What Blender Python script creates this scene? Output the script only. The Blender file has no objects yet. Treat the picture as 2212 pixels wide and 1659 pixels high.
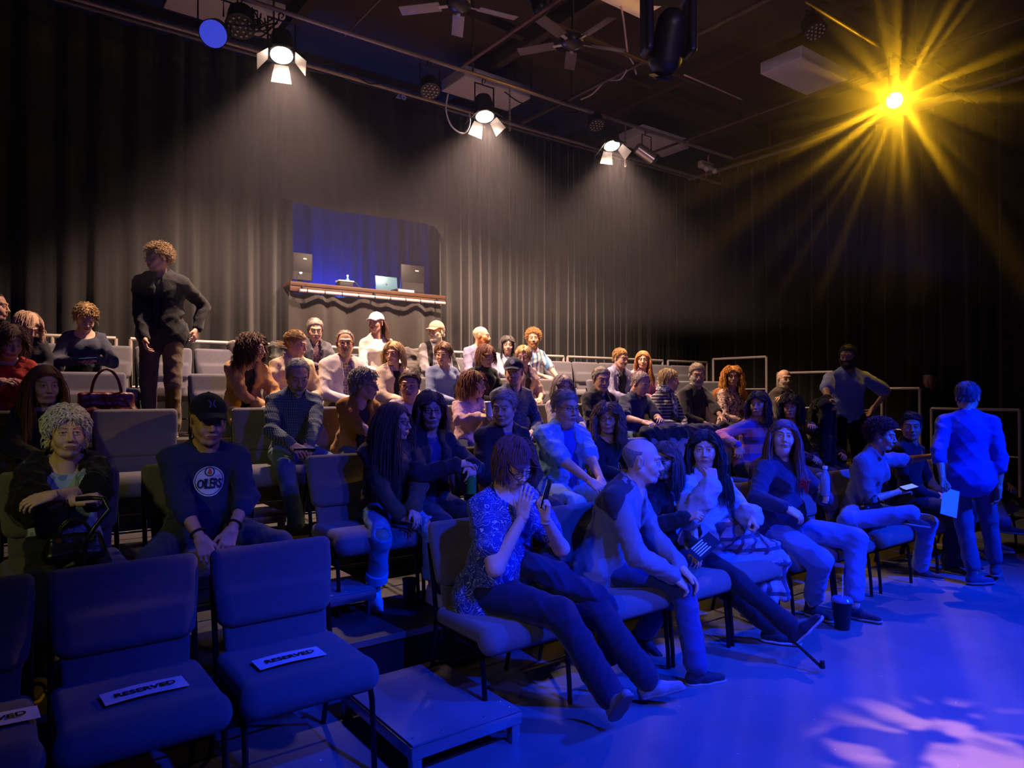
import bpy, bmesh, math, random
import numpy as np
from mathutils import Vector, Matrix

SC = bpy.context.scene
PI = math.pi
R = math.radians

# ------------------------------------------------------------------ camera
FX = 1510.0; CX, CY = 1106.0, 829.5; HZ = 848.0; CAMZ = 1.6
FWD = (0.598, 0.8015); RGT = (0.8015, -0.598)
cd = bpy.data.cameras.new('camera'); cam = bpy.data.objects.new('camera', cd)
SC.collection.objects.link(cam); SC.camera = cam
cd.sensor_width = 36.0; cd.lens = 36.0 * FX / 2212.0; cd.clip_start = 0.05; cd.clip_end = 60
cam.location = (0, 0, CAMZ)
_p = math.atan((HZ - CY) / FX)
cam.rotation_euler = (PI / 2 + _p, 0, -math.atan2(FWD[0], FWD[1]))

# ------------------------------------------------------------------ world, view, main lights
w = bpy.data.worlds.new('world'); SC.world = w; w.use_nodes = True
w.node_tree.nodes['Background'].inputs[0].default_value = (0.35, 0.25, 0.5, 1)
w.node_tree.nodes['Background'].inputs[1].default_value = 0.003
SC.view_settings.view_transform = 'Standard'; SC.view_settings.look = 'None'
SC.view_settings.exposure = 0.0; SC.view_settings.gamma = 1.0
SC.view_settings.use_curve_mapping = False
try:
    SC.cycles.use_denoising = True
    SC.cycles.denoiser = 'OPENIMAGEDENOISE'
    SC.cycles.max_bounces = 5; SC.cycles.diffuse_bounces = 3; SC.cycles.glossy_bounces = 3
    SC.cycles.transmission_bounces = 4; SC.cycles.volume_bounces = 0
    SC.cycles.caustics_reflective = False; SC.cycles.caustics_refractive = False
    SC.cycles.sample_clamp_indirect = 3.0
    SC.cycles.use_adaptive_sampling = True; SC.cycles.adaptive_threshold = 0.03
except Exception:
    pass

def spot(name, loc, aim, energy, color, size, blend=0.4, radius=0.08):
    l = bpy.data.lights.new(name, 'SPOT'); l.energy = energy; l.color = color
    l.spot_size = R(size); l.spot_blend = blend; l.shadow_soft_size = radius
    o = bpy.data.objects.new(name, l); SC.collection.objects.link(o); o.location = loc
    d = Vector(aim) - Vector(loc); o.rotation_euler = d.to_track_quat('-Z', 'Y').to_euler()
    return o

WARM = (1.0, 0.66, 0.46)
LAMPS = [(2.36, 7.1, 5.10), (4.87, 7.1, 5.07), (7.06, 7.1, 5.17)]
spot('fresnel_beam', (2.36, 7.02, 4.98), (2.9, 7.9, 1.2), 1250, WARM, 113, 0.55, 0.09)
spot('fresnel_beam', (4.87, 7.02, 4.95), (4.9, 7.9, 1.2), 1600, WARM, 122, 0.7, 0.09)
spot('fresnel_beam', (7.06, 7.02, 5.05), (7.3, 7.6, 1.0), 1250, WARM, 112, 0.75, 0.09)
# blue stage wash hung over the stage, in front of the audience
BLUE = (0.0, 0.035, 1.0)
spot('blue_wash', (6.6, -1.2, 4.8), (5.0, 2.0, 0.2), 5200, BLUE, 62, 0.8, 0.10)
spot('blue_wash', (2.2, -1.4, 4.9), (2.6, 1.8, 0.2), 2300, BLUE, 56, 0.9, 0.10)
spot('blue_wash', (3.4, -2.6, 4.8), (3.6, 4.3, 1.2), 650, (0.10, 0.08, 1.0), 60, 0.9, 0.15)
# faint olive wash reaching the seats on the near side of the house
spot('olive_wash', (-2.4, 0.6, 3.4), (0.2, 3.95, 1.5), 150, (0.80, 0.74, 0.22), 24, 0.9, 0.15)
# added unseen fill lamp, stands in for light bounced round the room
def point(name, loc, energy, color, radius):
    l = bpy.data.lights.new(name, 'POINT'); l.energy = energy; l.color = color; l.shadow_soft_size = radius
    o = bpy.data.objects.new(name, l); SC.collection.objects.link(o); o.location = loc; return o
point('bounce_fill', (3.0, -1.5, 4.2), 4, (0.85, 0.5, 0.65), 0.4)
spot('side_light', (-2.6, 0.3, 3.3), (2.9, 2.9, 0.95), 150, (0.80, 0.66, 0.50), 25, 0.7, 0.12)
spot('ceiling_fill', (0.5, -3.2, 2.6), (5.6, 4.4, 6.5), 430, (1.0, 0.72, 0.80), 62, 0.9, 0.3)  # added unseen uplight, stands in for stage light bounced onto the ceiling
# leaf gobo on the stage floor
def gobo_nodes(o, kind):
    l = o.data; l.use_nodes = True; t = l.node_tree; e = t.nodes['Emission']
    tc = t.nodes.new('ShaderNodeTexCoord'); L = t.links.new
    if kind == 'leaf':
        n = t.nodes.new('ShaderNodeTexNoise'); n.inputs['Scale'].default_value = 19; n.inputs['Detail'].default_value = 2; n.inputs['Distortion'].default_value = 0.8
        L(tc.outputs['Normal'], n.inputs['Vector']); r = t.nodes.new('ShaderNodeMapRange'); r.inputs['From Min'].default_value = 0.47; r.inputs['From Max'].default_value = 0.60
        L(n.outputs['Fac'], r.inputs['Value']); L(r.outputs[0], e.inputs['Strength'])
    else:      # uneven spokes of light round the lens
        sp = t.nodes.new('ShaderNodeSeparateXYZ'); L(tc.outputs['Normal'], sp.inputs[0])
        at = t.nodes.new('ShaderNodeMath'); at.operation = 'ARCTAN2'; L(sp.outputs[0], at.inputs[0]); L(sp.outputs[1], at.inputs[1])
        n = t.nodes.new('ShaderNodeTexNoise'); n.noise_dimensions = '1D'; n.inputs['Scale'].default_value = 7.0; n.inputs['Detail'].default_value = 3
        L(at.outputs[0], n.inputs['W']); p = t.nodes.new('ShaderNodeMath'); p.operation = 'POWER'; p.inputs[1].default_value = 6.0
        L(n.outputs['Fac'], p.inputs[0]); m = t.nodes.new('ShaderNodeMath'); m.operation = 'MULTIPLY_ADD'; m.inputs[1].default_value = 60; m.inputs[2].default_value = 0.14
        L(p.outputs[0], m.inputs[0]); L(m.outputs[0], e.inputs['Strength'])
g_ = spot('leaf_gobo', (4.6, -1.6, 5.2), (3.50, 1.02, 0.0), 5500, (1.0, 0.42, 0.22), 15, 0.6, 0.02); gobo_nodes(g_, 'leaf')
y_ = spot('yellow_beam', (8.26, 3.72, 4.93), (-1.0, -1.0, 2.2), 230, (1.0, 0.52, 0.01), 176, 0.3, 0.03); gobo_nodes(y_, 'spoke')

# ------------------------------------------------------------------ picture helpers (measuring only)
def ray(px, py):
    a = (px - CX) / FX
    return (FWD[0] + RGT[0] * a, FWD[1] + RGT[1] * a, (HZ - py) / FX)
def W(px, py, Y=None, X=None, z=None, D=None):
    r = ray(px, py)
    t = D if D is not None else (Y / r[1] if Y is not None else (X / r[0] if X is not None else (z - CAMZ) / r[2]))
    return Vector((r[0] * t, r[1] * t, CAMZ + r[2] * t))

# ------------------------------------------------------------------ materials
MATS = {}
def lin(c):
    return tuple((x / 12.92 if x <= 0.04045 else ((x + 0.055) / 1.055) ** 2.4) for x in c)
def hx(s):
    s = s.lstrip('#'); return lin(tuple(int(s[i:i + 2], 16) / 255 for i in (0, 2, 4)))
class NT:
    def __init__(s, m): s.t = m.node_tree; s.n = s.t.nodes; s.l = s.t.links
    def add(s, ty, **kw):
        n = s.n.new(ty)
        for k, v in kw.items(): setattr(n, k, v)
        return n
    def link(s, a, b): s.l.new(a, b)
def mat(name, col=(0.5, 0.5, 0.5), rough=0.6, metal=0.0, emit=None, estr=0.0, spec=0.4, bump=None, noise=None, alpha=None, trans=0.0, sheen=0.0):
    if name in MATS: return MATS[name]
    m = bpy.data.materials.new(name); m.use_nodes = True; MATS[name] = m
    T = NT(m); b = T.n['Principled BSDF']
    b.inputs['Base Color'].default_value = (*col, 1); b.inputs['Roughness'].default_value = rough
    b.inputs['Metallic'].default_value = metal; b.inputs['Specular IOR Level'].default_value = spec
    if trans: b.inputs['Transmission Weight'].default_value = trans
    if sheen: b.inputs['Sheen Weight'].default_value = sheen
    if emit: b.inputs['Emission Color'].default_value = (*emit, 1); b.inputs['Emission Strength'].default_value = estr
    if noise or bump:
        tc = T.add('ShaderNodeTexCoord')
    if noise:   # (scale, amount, detail)
        n = T.add('ShaderNodeTexNoise'); n.inputs['Scale'].default_value = noise[0]; n.inputs['Detail'].default_value = 6
        T.link(tc.outputs['Object'], n.inputs['Vector'])
        r = T.add('ShaderNodeMapRange'); r.inputs['From Min'].default_value = 0.25; r.inputs['From Max'].default_value = 0.75
        r.inputs['To Min'].default_value = 1 - noise[1]; r.inputs['To Max'].default_value = 1 + noise[1]
        T.link(n.outputs['Fac'], r.inputs['Value'])
        mx = T.add('ShaderNodeVectorMath', operation='SCALE'); mx.inputs[0].default_value = col
        T.link(r.outputs[0], mx.inputs['Scale']); T.link(mx.outputs[0], b.inputs['Base Color'])
    if bump:    # (scale, strength)
        n = T.add('ShaderNodeTexNoise'); n.inputs['Scale'].default_value = bump[0]; n.inputs['Detail'].default_value = 4
        T.link(tc.outputs['Object'], n.inputs['Vector'])
        bp = T.add('ShaderNodeBump'); bp.inputs['Strength'].default_value = bump[1]; bp.inputs['Distance'].default_value = 0.01
        T.link(n.outputs['Fac'], bp.inputs['Height']); T.link(bp.outputs[0], b.inputs['Normal'])
    return m

_fab = [0]
def fabric(col, pattern=None, col2=(0.8, 0.8, 0.8), scale=1.0, rough=0.85, name=None):
    key = name or ('fabric_' + '_'.join('%02x' % int(255 * min(1, c)) for c in col) + '_' + str(pattern) + '_'.join('%02x' % int(255 * min(1, c)) for c in col2) + '_%g' % scale)
    if key in MATS: return MATS[key]
    m = bpy.data.materials.new('fabric'); m.use_nodes = True; MATS[key] = m
    T = NT(m); b = T.n['Principled BSDF']; b.inputs['Roughness'].default_value = rough
    b.inputs['Specular IOR Level'].default_value = 0.2; b.inputs['Sheen Weight'].default_value = 0.15
    tc = T.add('ShaderNodeTexCoord'); O = tc.outputs['Object']
    n = T.add('ShaderNodeTexNoise'); n.inputs['Scale'].default_value = 260; n.inputs['Detail'].default_value = 2; T.link(O, n.inputs['Vector'])
    bp = T.add('ShaderNodeBump'); bp.inputs['Strength'].default_value = 0.35; bp.inputs['Distance'].default_value = 0.004
    n2 = T.add('ShaderNodeTexNoise'); n2.inputs['Scale'].default_value = 22; n2.inputs['Detail'].default_value = 4; n2.inputs['Distortion'].default_value = 1.2; T.link(O, n2.inputs['Vector'])
    ad = T.add('ShaderNodeMath', operation='MULTIPLY_ADD'); ad.inputs[1].default_value = 3.0
    T.link(n2.outputs['Fac'], ad.inputs[0]); T.link(n.outputs['Fac'], ad.inputs[2])
    T.link(ad.outputs[0], bp.inputs['Height']); T.link(bp.outputs[0], b.inputs['Normal'])
    if not pattern:
        b.inputs['Base Color'].default_value = (*col, 1); return m
    mix = T.add('ShaderNodeMix', data_type='RGBA'); mix.inputs[6].default_value = (*col, 1); mix.inputs[7].default_value = (*col2, 1)
    sep = T.add('ShaderNodeSeparateXYZ'); T.link(O, sep.inputs[0])
    def band(src, freq, thr):
        a = T.add('ShaderNodeMath', operation='MULTIPLY'); a.inputs[1].default_value = freq; T.link(src, a.inputs[0])
        f = T.add('ShaderNodeMath', operation='FRACT'); T.link(a.outputs[0], f.inputs[0])
        c = T.add('ShaderNodeMath', operation='LESS_THAN'); c.inputs[1].default_value = thr; T.link(f.outputs[0], c.inputs[0])
        return c.outputs[0]
    if pattern == 'stripes':
        T.link(band(sep.outputs[2], 28 * scale, 0.45), mix.inputs[0])
    elif pattern == 'vstripes':
        T.link(band(sep.outputs[0], 16 * scale, 0.4), mix.inputs[0])
    elif pattern == 'plaid':
        a = band(sep.outputs[0], 34 * scale, 0.28); c = band(sep.outputs[2], 34 * scale, 0.28)
        mx = T.add('ShaderNodeMath', operation='MAXIMUM'); T.link(a, mx.inputs[0]); T.link(c, mx.inputs[1]); T.link(mx.outputs[0], mix.inputs[0])
    elif pattern == 'floral':     # thin wandering outlines of leaves and petals
        nz = T.add('ShaderNodeTexNoise'); nz.inputs['Scale'].default_value = 7 * scale; nz.inputs['Detail'].default_value = 1.5; nz.inputs['Distortion'].default_value = 2.2; T.link(O, nz.inputs['Vector'])
        m1 = T.add('ShaderNodeMath', operation='MULTIPLY'); m1.inputs[1].default_value = 9; T.link(nz.outputs['Fac'], m1.inputs[0])
        f = T.add('ShaderNodeMath', operation='FRACT'); T.link(m1.outputs[0], f.inputs[0])
        s = T.add('ShaderNodeMath', operation='SUBTRACT'); s.inputs[1].default_value = 0.5; T.link(f.outputs[0], s.inputs[0])
        ab = T.add('ShaderNodeMath', operation='ABSOLUTE'); T.link(s.outputs[0], ab.inputs[0])
        c = T.add('ShaderNodeMath', operation='LESS_THAN'); c.inputs[1].default_value = 0.075; T.link(ab.outputs[0], c.inputs[0]); T.link(c.outputs[0], mix.inputs[0])
    elif pattern == 'blotch':
        nz = T.add('ShaderNodeTexNoise'); nz.inputs['Scale'].default_value = 18 * scale; nz.inputs['Detail'].default_value = 3; nz.inputs['Distortion'].default_value = 1.5; T.link(O, nz.inputs['Vector'])
        c = T.add('ShaderNodeMath', operation='GREATER_THAN'); c.inputs[1].default_value = 0.53; T.link(nz.outputs['Fac'], c.inputs[0]); T.link(c.outputs[0], mix.inputs[0])
    T.link(mix.outputs[2], b.inputs['Base Color'])
    return m

def skin_mat(col):
    key = 'skin_%d_%d_%d' % tuple(int(255 * c) for c in col)
    if key in MATS: return MATS[key]
    m = bpy.data.materials.new('skin'); m.use_nodes = True; MATS[key] = m
    T = NT(m); b = T.n['Principled BSDF']
    at = T.add('ShaderNodeVertexColor', layer_name='mark')
    mix = T.add('ShaderNodeMix', data_type='RGBA')
    tc = T.add('ShaderNodeTexCoord'); n = T.add('ShaderNodeTexNoise'); n.inputs['Scale'].default_value = 28; n.inputs['Detail'].default_value = 5
    T.link(tc.outputs['Object'], n.inputs['Vector'])
    rp = T.add('ShaderNodeMix', data_type='RGBA'); rp.inputs[6].default_value = (col[0] * 0.92, col[1] * 0.78, col[2] * 0.74, 1); rp.inputs[7].default_value = (*[min(1, c * 1.08) for c in col], 1)
    T.link(n.outputs['Fac'], rp.inputs[0]); T.link(rp.outputs[2], mix.inputs[6])
    T.link(at.outputs['Color'], mix.inputs[7]); T.link(at.outputs['Alpha'], mix.inputs[0]); T.link(mix.outputs[2], b.inputs['Base Color'])
    b.inputs['Roughness'].default_value = 0.48; b.inputs['Specular IOR Level'].default_value = 0.4
    b.inputs['Subsurface Weight'].default_value = 0.0
    return m

# ------------------------------------------------------------------ mesh building
class MB:
    def __init__(s): s.v = []; s.f = []; s.n = 0
    def put(s, v, f):
        v = np.asarray(v, dtype=np.float64).reshape(-1, 3)
        s.v.append(v)
        if isinstance(f, np.ndarray): s.f.extend((f + s.n).tolist())
        else: s.f.extend([tuple(i + s.n for i in q) for q in f])
        s.n += len(v); return s
    def box(s, x0, x1, y0, y1, z0, z1, M=None):
        v = np.array([(x, y, z) for z in (z0, z1) for y in (y0, y1) for x in (x0, x1)], float)
        if M is not None: v = v @ np.array(M.to_3x3()).T + np.array(M.translation)
        return s.put(v, [(0, 2, 3, 1), (4, 5, 7, 6), (0, 1, 5, 4), (2, 6, 7, 3), (0, 4, 6, 2), (1, 3, 7, 5)])
    def tube(s, pts, r, K=8, cap=True):
        pts = np.array([tuple(p) for p in pts], float); n = len(pts)
        rr = np.full(n, r) if np.isscalar(r) else np.asarray(r, float)
        v, f = tubes(pts[None], rr, K)
        s.put(v, f)
        if cap:
            b = s.n - n * K
            s.f.append(tuple(b + k for k in range(K))[::-1]); s.f.append(tuple(b + (n - 1) * K + k for k in range(K)))
        return s
    def cyl(s, a, b, r, K=16, r2=None): return s.tube([a, b], [r, r if r2 is None else r2], K)
    def lathe(s, prof, c=(0, 0, 0), K=20, M=None):
        v = []; n = len(prof)
        for (r, z) in prof:
            for k in range(K):
                a = 2 * PI * k / K; v.append((r * math.cos(a), r * math.sin(a), z))
        v = np.array(v)
        if M is not None: v = v @ np.array(M.to_3x3()).T + np.array(M.translation)
        v = v + np.array(c, float)
        f = [(i * K + k, i * K + (k + 1) % K, (i + 1) * K + (k + 1) % K, (i + 1) * K + k) for i in range(n - 1) for k in range(K)]
        f.append(tuple(range(K))[::-1]); f.append(tuple((n - 1) * K + k for k in range(K)))
        return s.put(v, f)
    def build(s, name, m, parent=None, smooth=35, bevel=0.0, loc=None):
        me = bpy.data.meshes.new(name)
        if s.n:
            me.from_pydata(np.concatenate(s.v).tolist(), [], [tuple(q) for q in s.f])
        if bevel:
            bm = bmesh.new(); bm.from_mesh(me)
            bmesh.ops.bevel(bm, geom=[e for e in bm.edges if len(e.link_faces) == 2 and e.calc_face_angle(0) > 0.5], offset=bevel, segments=2, affect='EDGES', profile=0.5)
            bm.to_mesh(me); bm.free()
        return link(name, me, m, parent, smooth, loc)
def link(name, me, m, parent=None, smooth=35, loc=None):
    if m is not None:
        for x in (m if isinstance(m, (list, tuple)) else [m]): me.materials.append(x)
    if smooth and len(me.polygons):
        me.polygons.foreach_set('use_smooth', [True] * len(me.polygons))
        if smooth < 180: me.set_sharp_from_angle(angle=R(smooth))
    o = bpy.data.objects.new(name, me); SC.collection.objects.link(o)
    if parent is not None: o.parent = parent
    if loc is not None: o.location = loc
    return o
def tubes(P, rad, K=5):
    # P (N,M,3), rad (M,) or (N,M) -> verts, quads
    P = np.asarray(P, float); N, M, _ = P.shape
    T = np.gradient(P, axis=1); T /= np.linalg.norm(T, axis=2, keepdims=True) + 1e-9
    d0 = P[:, -1] - P[:, 0]
    up = np.where(np.abs(d0[:, 2:3]) / (np.linalg.norm(d0, axis=1, keepdims=True) + 1e-9) > 0.8, np.array([[1.0, 0.02, 0]]), np.array([[0.01, 0.02, 1.0]]))[:, None, :]
    A = np.cross(T, np.broadcast_to(up, T.shape)); A /= np.linalg.norm(A, axis=2, keepdims=True) + 1e-9
    B = np.cross(T, A)
    rad = np.asarray(rad, float)
    if rad.ndim == 1: rad = np.broadcast_to(rad, (N, M))
    ang = 2 * PI * np.arange(K) / K
    V = P[:, :, None, :] + rad[:, :, None, None] * (np.cos(ang)[None, None, :, None] * A[:, :, None, :] + np.sin(ang)[None, None, :, None] * B[:, :, None, :])
    idx = np.arange(N * M * K).reshape(N, M, K)
    a = idx[:, :-1, :]; b = np.roll(idx, -1, axis=2)[:, :-1, :]; c = np.roll(idx, -1, axis=2)[:, 1:, :]; d = idx[:, 1:, :]
    return V.reshape(-1, 3), np.stack([a, d, c, b], -1).reshape(-1, 4)
def tag(o, label=None, cat=None, group=None, kind=None):
    if label: o['label'] = label
    if cat: o['category'] = cat
    if group: o['group'] = group
    if kind: o['kind'] = kind
    return o
def empty(name, loc, rz=0.0, label=None, cat=None, group=None):
    o = bpy.data.objects.new(name, None); SC.collection.objects.link(o); o.location = loc; o.rotation_euler = (0, 0, rz)
    o.empty_display_size = 0.1
    return tag(o, label, cat, group)
def copy_tree(o, parent=None):
    c = o.copy(); SC.collection.objects.link(c)
    if parent is not None: c.parent = parent
    for ch in o.children: copy_tree(ch, c)
    return c

# ------------------------------------------------------------------ signed distance fields meshed by surface nets
class Field:
    def __init__(s, lo, hi, h):
        s.lo = np.array(lo, float); s.h = h
        s.n = np.ceil((np.array(hi, float) - s.lo) / h).astype(int) + 1
        s.F = np.full(tuple(s.n), 0.5, np.float32)
    def sub(s, lo, hi, pad):
        i0 = np.maximum(np.floor((np.array(lo) - pad - s.lo) / s.h).astype(int), 0)
        i1 = np.minimum(np.ceil((np.array(hi) + pad - s.lo) / s.h).astype(int) + 1, s.n)
        if np.any(i1 <= i0): return None, None
        sl = tuple(slice(a, b) for a, b in zip(i0, i1))
        ax = [s.lo[k] + s.h * np.arange(i0[k], i1[k], dtype=np.float32) for k in range(3)]
        return sl, (ax[0][:, None, None], ax[1][None, :, None], ax[2][None, None, :])
    def comb(s, sl, d, k, op):
        A = s.F[sl]; d = d.astype(np.float32)
        if op == 'add':
            if k > 0: hh = np.maximum(k - np.abs(A - d), 0); s.F[sl] = np.minimum(A, d) - hh * hh / (4 * k)
            else: s.F[sl] = np.minimum(A, d)
        else:
            nd = -d
            if k > 0: hh = np.maximum(k - np.abs(A - nd), 0); s.F[sl] = np.maximum(A, nd) + hh * hh / (4 * k)
            else: s.F[sl] = np.maximum(A, nd)
    def cap(s, a, b, ra, rb=None, k=0.02, op='add'):
        rb = ra if rb is None else rb
        a = np.array(tuple(a), float); b = np.array(tuple(b), float); rm = max(ra, rb)
        sl, g = s.sub(np.minimum(a, b) - rm, np.maximum(a, b) + rm, k + 2 * s.h)
        if sl is None: return s
        ab = b - a; L = float(ab @ ab) + 1e-12
        p = [g[i] - a[i] for i in range(3)]
        t = np.clip((p[0] * ab[0] + p[1] * ab[1] + p[2] * ab[2]) / L, 0, 1)
        d = np.sqrt((p[0] - t * ab[0]) ** 2 + (p[1] - t * ab[1]) ** 2 + (p[2] - t * ab[2]) ** 2) - (ra + (rb - ra) * t)
        s.comb(sl, d, k, op); return s
    def ell(s, c, r, k=0.02, op='add', M=None):
        c = np.array(tuple(c), float); r = np.array(r, float); rm = r.max()
        bb = r if M is None else np.full(3, rm)
        sl, g = s.sub(c - bb, c + bb, k + 2 * s.h)
        if sl is None: return s
        p = [g[i] - c[i] for i in range(3)]
        if M is not None: p = [M[i][0] * p[0] + M[i][1] * p[1] + M[i][2] * p[2] for i in range(3)]
        k0 = np.sqrt((p[0] / r[0]) ** 2 + (p[1] / r[1]) ** 2 + (p[2] / r[2]) ** 2) + 1e-6
        k1 = np.sqrt((p[0] / r[0] ** 2) ** 2 + (p[1] / r[1] ** 2) ** 2 + (p[2] / r[2] ** 2) ** 2) + 1e-6
        s.comb(sl, k0 * (k0 - 1) / k1, k, op); return s
    def box(s, c, b, rd=0.01, k=0.0, op='add', M=None):
        c = np.array(tuple(c), float); b = np.array(b, float)
        bb = b if M is None else np.full(3, np.linalg.norm(b))
        sl, g = s.sub(c - bb, c + bb, k + 2 * s.h)
        if sl is None: return s
        p = [g[i] - c[i] for i in range(3)]
        if M is not None: p = [M[i][0] * p[0] + M[i][1] * p[1] + M[i][2] * p[2] for i in range(3)]
        q = [np.abs(p[i]) - (b[i] - rd) for i in range(3)]
        d = np.sqrt(np.maximum(q[0], 0) ** 2 + np.maximum(q[1], 0) ** 2 + np.maximum(q[2], 0) ** 2) + np.minimum(np.maximum(q[0], np.maximum(q[1], q[2])), 0) - rd
        s.comb(sl, d, k, op); return s
    def mesh(s):
        F = s.F; h = s.h
        F[0] = F[-1] = 0.5; F[:, 0] = F[:, -1] = 0.5; F[:, :, 0] = F[:, :, -1] = 0.5
        S = F < 0
        c = np.zeros(tuple(np.array(F.shape) - 1), np.int8)
        for i in (0, 1):
            for j in (0, 1):
                for k in (0, 1):
                    c += S[i:c.shape[0] + i, j:c.shape[1] + j, k:c.shape[2] + k]
        act = (c > 0) & (c < 8)
        I = np.argwhere(act)
        if len(I) == 0: return np.zeros((0, 3)), np.zeros((0, 4), int)
        ids = np.full(c.shape, -1, np.int64); ids[act] = np.arange(len(I))
        off = np.array([(i, j, k) for i in (0, 1) for j in (0, 1) for k in (0, 1)])
        val = np.stack([F[I[:, 0] + o[0], I[:, 1] + o[1], I[:, 2] + o[2]] for o in off], 1)
        acc = np.zeros((len(I), 3)); cnt = np.zeros(len(I))
        for a in range(8):
            for b in range(a + 1, 8):
                if np.abs(off[a] - off[b]).sum() != 1: continue
                va, vb = val[:, a], val[:, b]; m = (va < 0) != (vb < 0)
                t = np.where(m, va / np.where(m, va - vb, 1), 0)
                acc += np.where(m[:, None], off[a] + t[:, None] * (off[b] - off[a]), 0); cnt += m
        V = s.lo + h * (I + acc / cnt[:, None])
        Q = []
        for ax in range(3):
            sl0 = [slice(None)] * 3; sl1 = [slice(None)] * 3; sl0[ax] = slice(0, -1); sl1[ax] = slice(1, None)
            A = S[tuple(sl0)]; B = S[tuple(sl1)]
            o1, o2 = [(1, 2), (2, 0), (0, 1)][ax]
            E = np.argwhere(A != B)
            ok = (E[:, o1] > 0) & (E[:, o2] > 0) & (E[:, o1] < F.shape[o1] - 1) & (E[:, o2] < F.shape[o2] - 1)
            E = E[ok]; ins = A[E[:, 0], E[:, 1], E[:, 2]]
            def cid(d1, d2):
                e = E.copy(); e[:, o1] -= d1; e[:, o2] -= d2; return ids[e[:, 0], e[:, 1], e[:, 2]]
            q = np.stack([cid(1, 1), cid(0, 1), cid(0, 0), cid(1, 0)], 1)
            q[~ins] = q[~ins][:, ::-1]
            Q.append(q)
        return V, np.concatenate(Q)
def vnormals(V, Q):
    a, b, c, d = (V[Q[:, i]] for i in range(4))
    n = np.cross(c - a, d - b); N = np.zeros_like(V)
    for i in range(4): np.add.at(N, Q[:, i], n)
    return N / (np.linalg.norm(N, axis=1, keepdims=True) + 1e-12)
def fmesh(name, V, Q, m, parent=None, smooth=180, mark=None):
    me = bpy.data.meshes.new(name)
    me.vertices.add(len(V)); me.vertices.foreach_set('co', np.asarray(V, np.float32).ravel())
    me.loops.add(Q.size); me.loops.foreach_set('vertex_index', Q.astype(np.int32).ravel())
    me.polygons.add(len(Q)); me.polygons.foreach_set('loop_start', np.arange(0, Q.size, 4, dtype=np.int32))
    me.update(calc_edges=True)
    if mark is not None:
        a = me.color_attributes.new('mark', 'FLOAT_COLOR', 'POINT'); a.data.foreach_set('color', np.asarray(mark, np.float32).ravel())
    return link(name, me, m, parent, smooth)
def text_obj(name, s, size, m, parent, loc, rot, depth=0.001, bold=0.0):
    cu = bpy.data.curves.new(name, 'FONT'); cu.body = s; cu.size = size; cu.align_x = 'CENTER'; cu.align_y = 'CENTER'; cu.extrude = depth; cu.offset = bold
    cu.resolution_u = 3
    t = bpy.data.objects.new(name + '_tmp', cu); SC.collection.objects.link(t)
    dg = bpy.context.evaluated_depsgraph_get(); me = bpy.data.meshes.new_from_object(t.evaluated_get(dg))
    bpy.data.objects.remove(t); me.materials.clear()
    o = link(name, me, m, parent, 0); o.location = loc; o.rotation_euler = rot
    return o
# ------------------------------------------------------------------ the room
M_FLOOR = mat('stage_paint', hx('6e6e78'), 0.42, noise=(1.3, 0.18), spec=0.5)
def _floor_nodes():
    T = NT(M_FLOOR); b = T.n['Principled BSDF']; src = b.inputs['Base Color'].links[0].from_socket
    tc = T.add('ShaderNodeTexCoord')
    v = T.add('ShaderNodeTexVoronoi'); v.inputs['Scale'].default_value = 2.6; T.link(tc.outputs['Object'], v.inputs['Vector'])
    nz = T.add('ShaderNodeTexNoise'); nz.inputs['Scale'].default_value = 9; T.link(tc.outputs['Object'], nz.inputs['Vector'])
    a = T.add('ShaderNodeMath', operation='LESS_THAN'); a.inputs[1].default_value = 0.028; T.link(v.outputs['Distance'], a.inputs[0])
    n2 = T.add('ShaderNodeTexNoise'); n2.inputs['Scale'].default_value = 34; n2.inputs['Detail'].default_value = 6; T.link(tc.outputs['Object'], n2.inputs['Vector'])
    g = T.add('ShaderNodeMath', operation='GREATER_THAN'); g.inputs[1].default_value = 0.735; T.link(n2.outputs['Fac'], g.inputs[0])
    mx = T.add('ShaderNodeMath', operation='MAXIMUM'); T.link(a.outputs[0], mx.inputs[0]); T.link(g.outputs[0], mx.inputs[1])
    mix = T.add('ShaderNodeMix', data_type='RGBA'); mix.inputs[7].default_value = (0.75, 0.75, 0.8, 1)
    T.link(src, mix.inputs[6]); T.link(mx.outputs[0], mix.inputs[0]); T.link(mix.outputs[2], b.inputs['Base Color'])
    r = T.add('ShaderNodeMapRange'); r.inputs['To Min'].default_value = 0.3; r.inputs['To Max'].default_value = 0.6
    T.link(nz.outputs['Fac'], r.inputs['Value']); T.link(r.outputs[0], b.inputs['Roughness'])
_floor_nodes()
M_BLACK = mat('black_paint', hx('17161a'), 0.6, noise=(6, 0.3))
M_CEIL = mat('ceiling_paint', hx('4a3a33'), 0.9, noise=(2, 0.12))
def struct(name, mb, m): return tag(mb.build(name, m, smooth=0), kind='structure')
X0, X1, Y0, Y1, ZC = -4.5, 12.0, -5.0, 11.0, 6.5
struct('floor', MB().box(X0, X1, Y0, Y1, -0.1, 0.0), M_FLOOR)
struct('ceiling', MB().box(X0, X1, Y0, Y1, ZC, ZC + 0.1), M_CEIL)
M_WALL = mat('wall_paint', hx('1d1b1e'), 0.85)
struct('wall_back', MB().box(X0, X1, Y1, Y1 + 0.1, 0, ZC), M_WALL)
struct('wall_right', MB().box(X1, X1 + 0.1, Y0, Y1, 0, ZC), M_WALL)
struct('wall_left', MB().box(X0 - 0.1, X0, Y0, Y1, 0, ZC), M_WALL)
struct('wall_front', MB().box(X0, X1, Y0 - 0.1, Y0, 0, ZC), M_WALL)
k_ = 0
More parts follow.
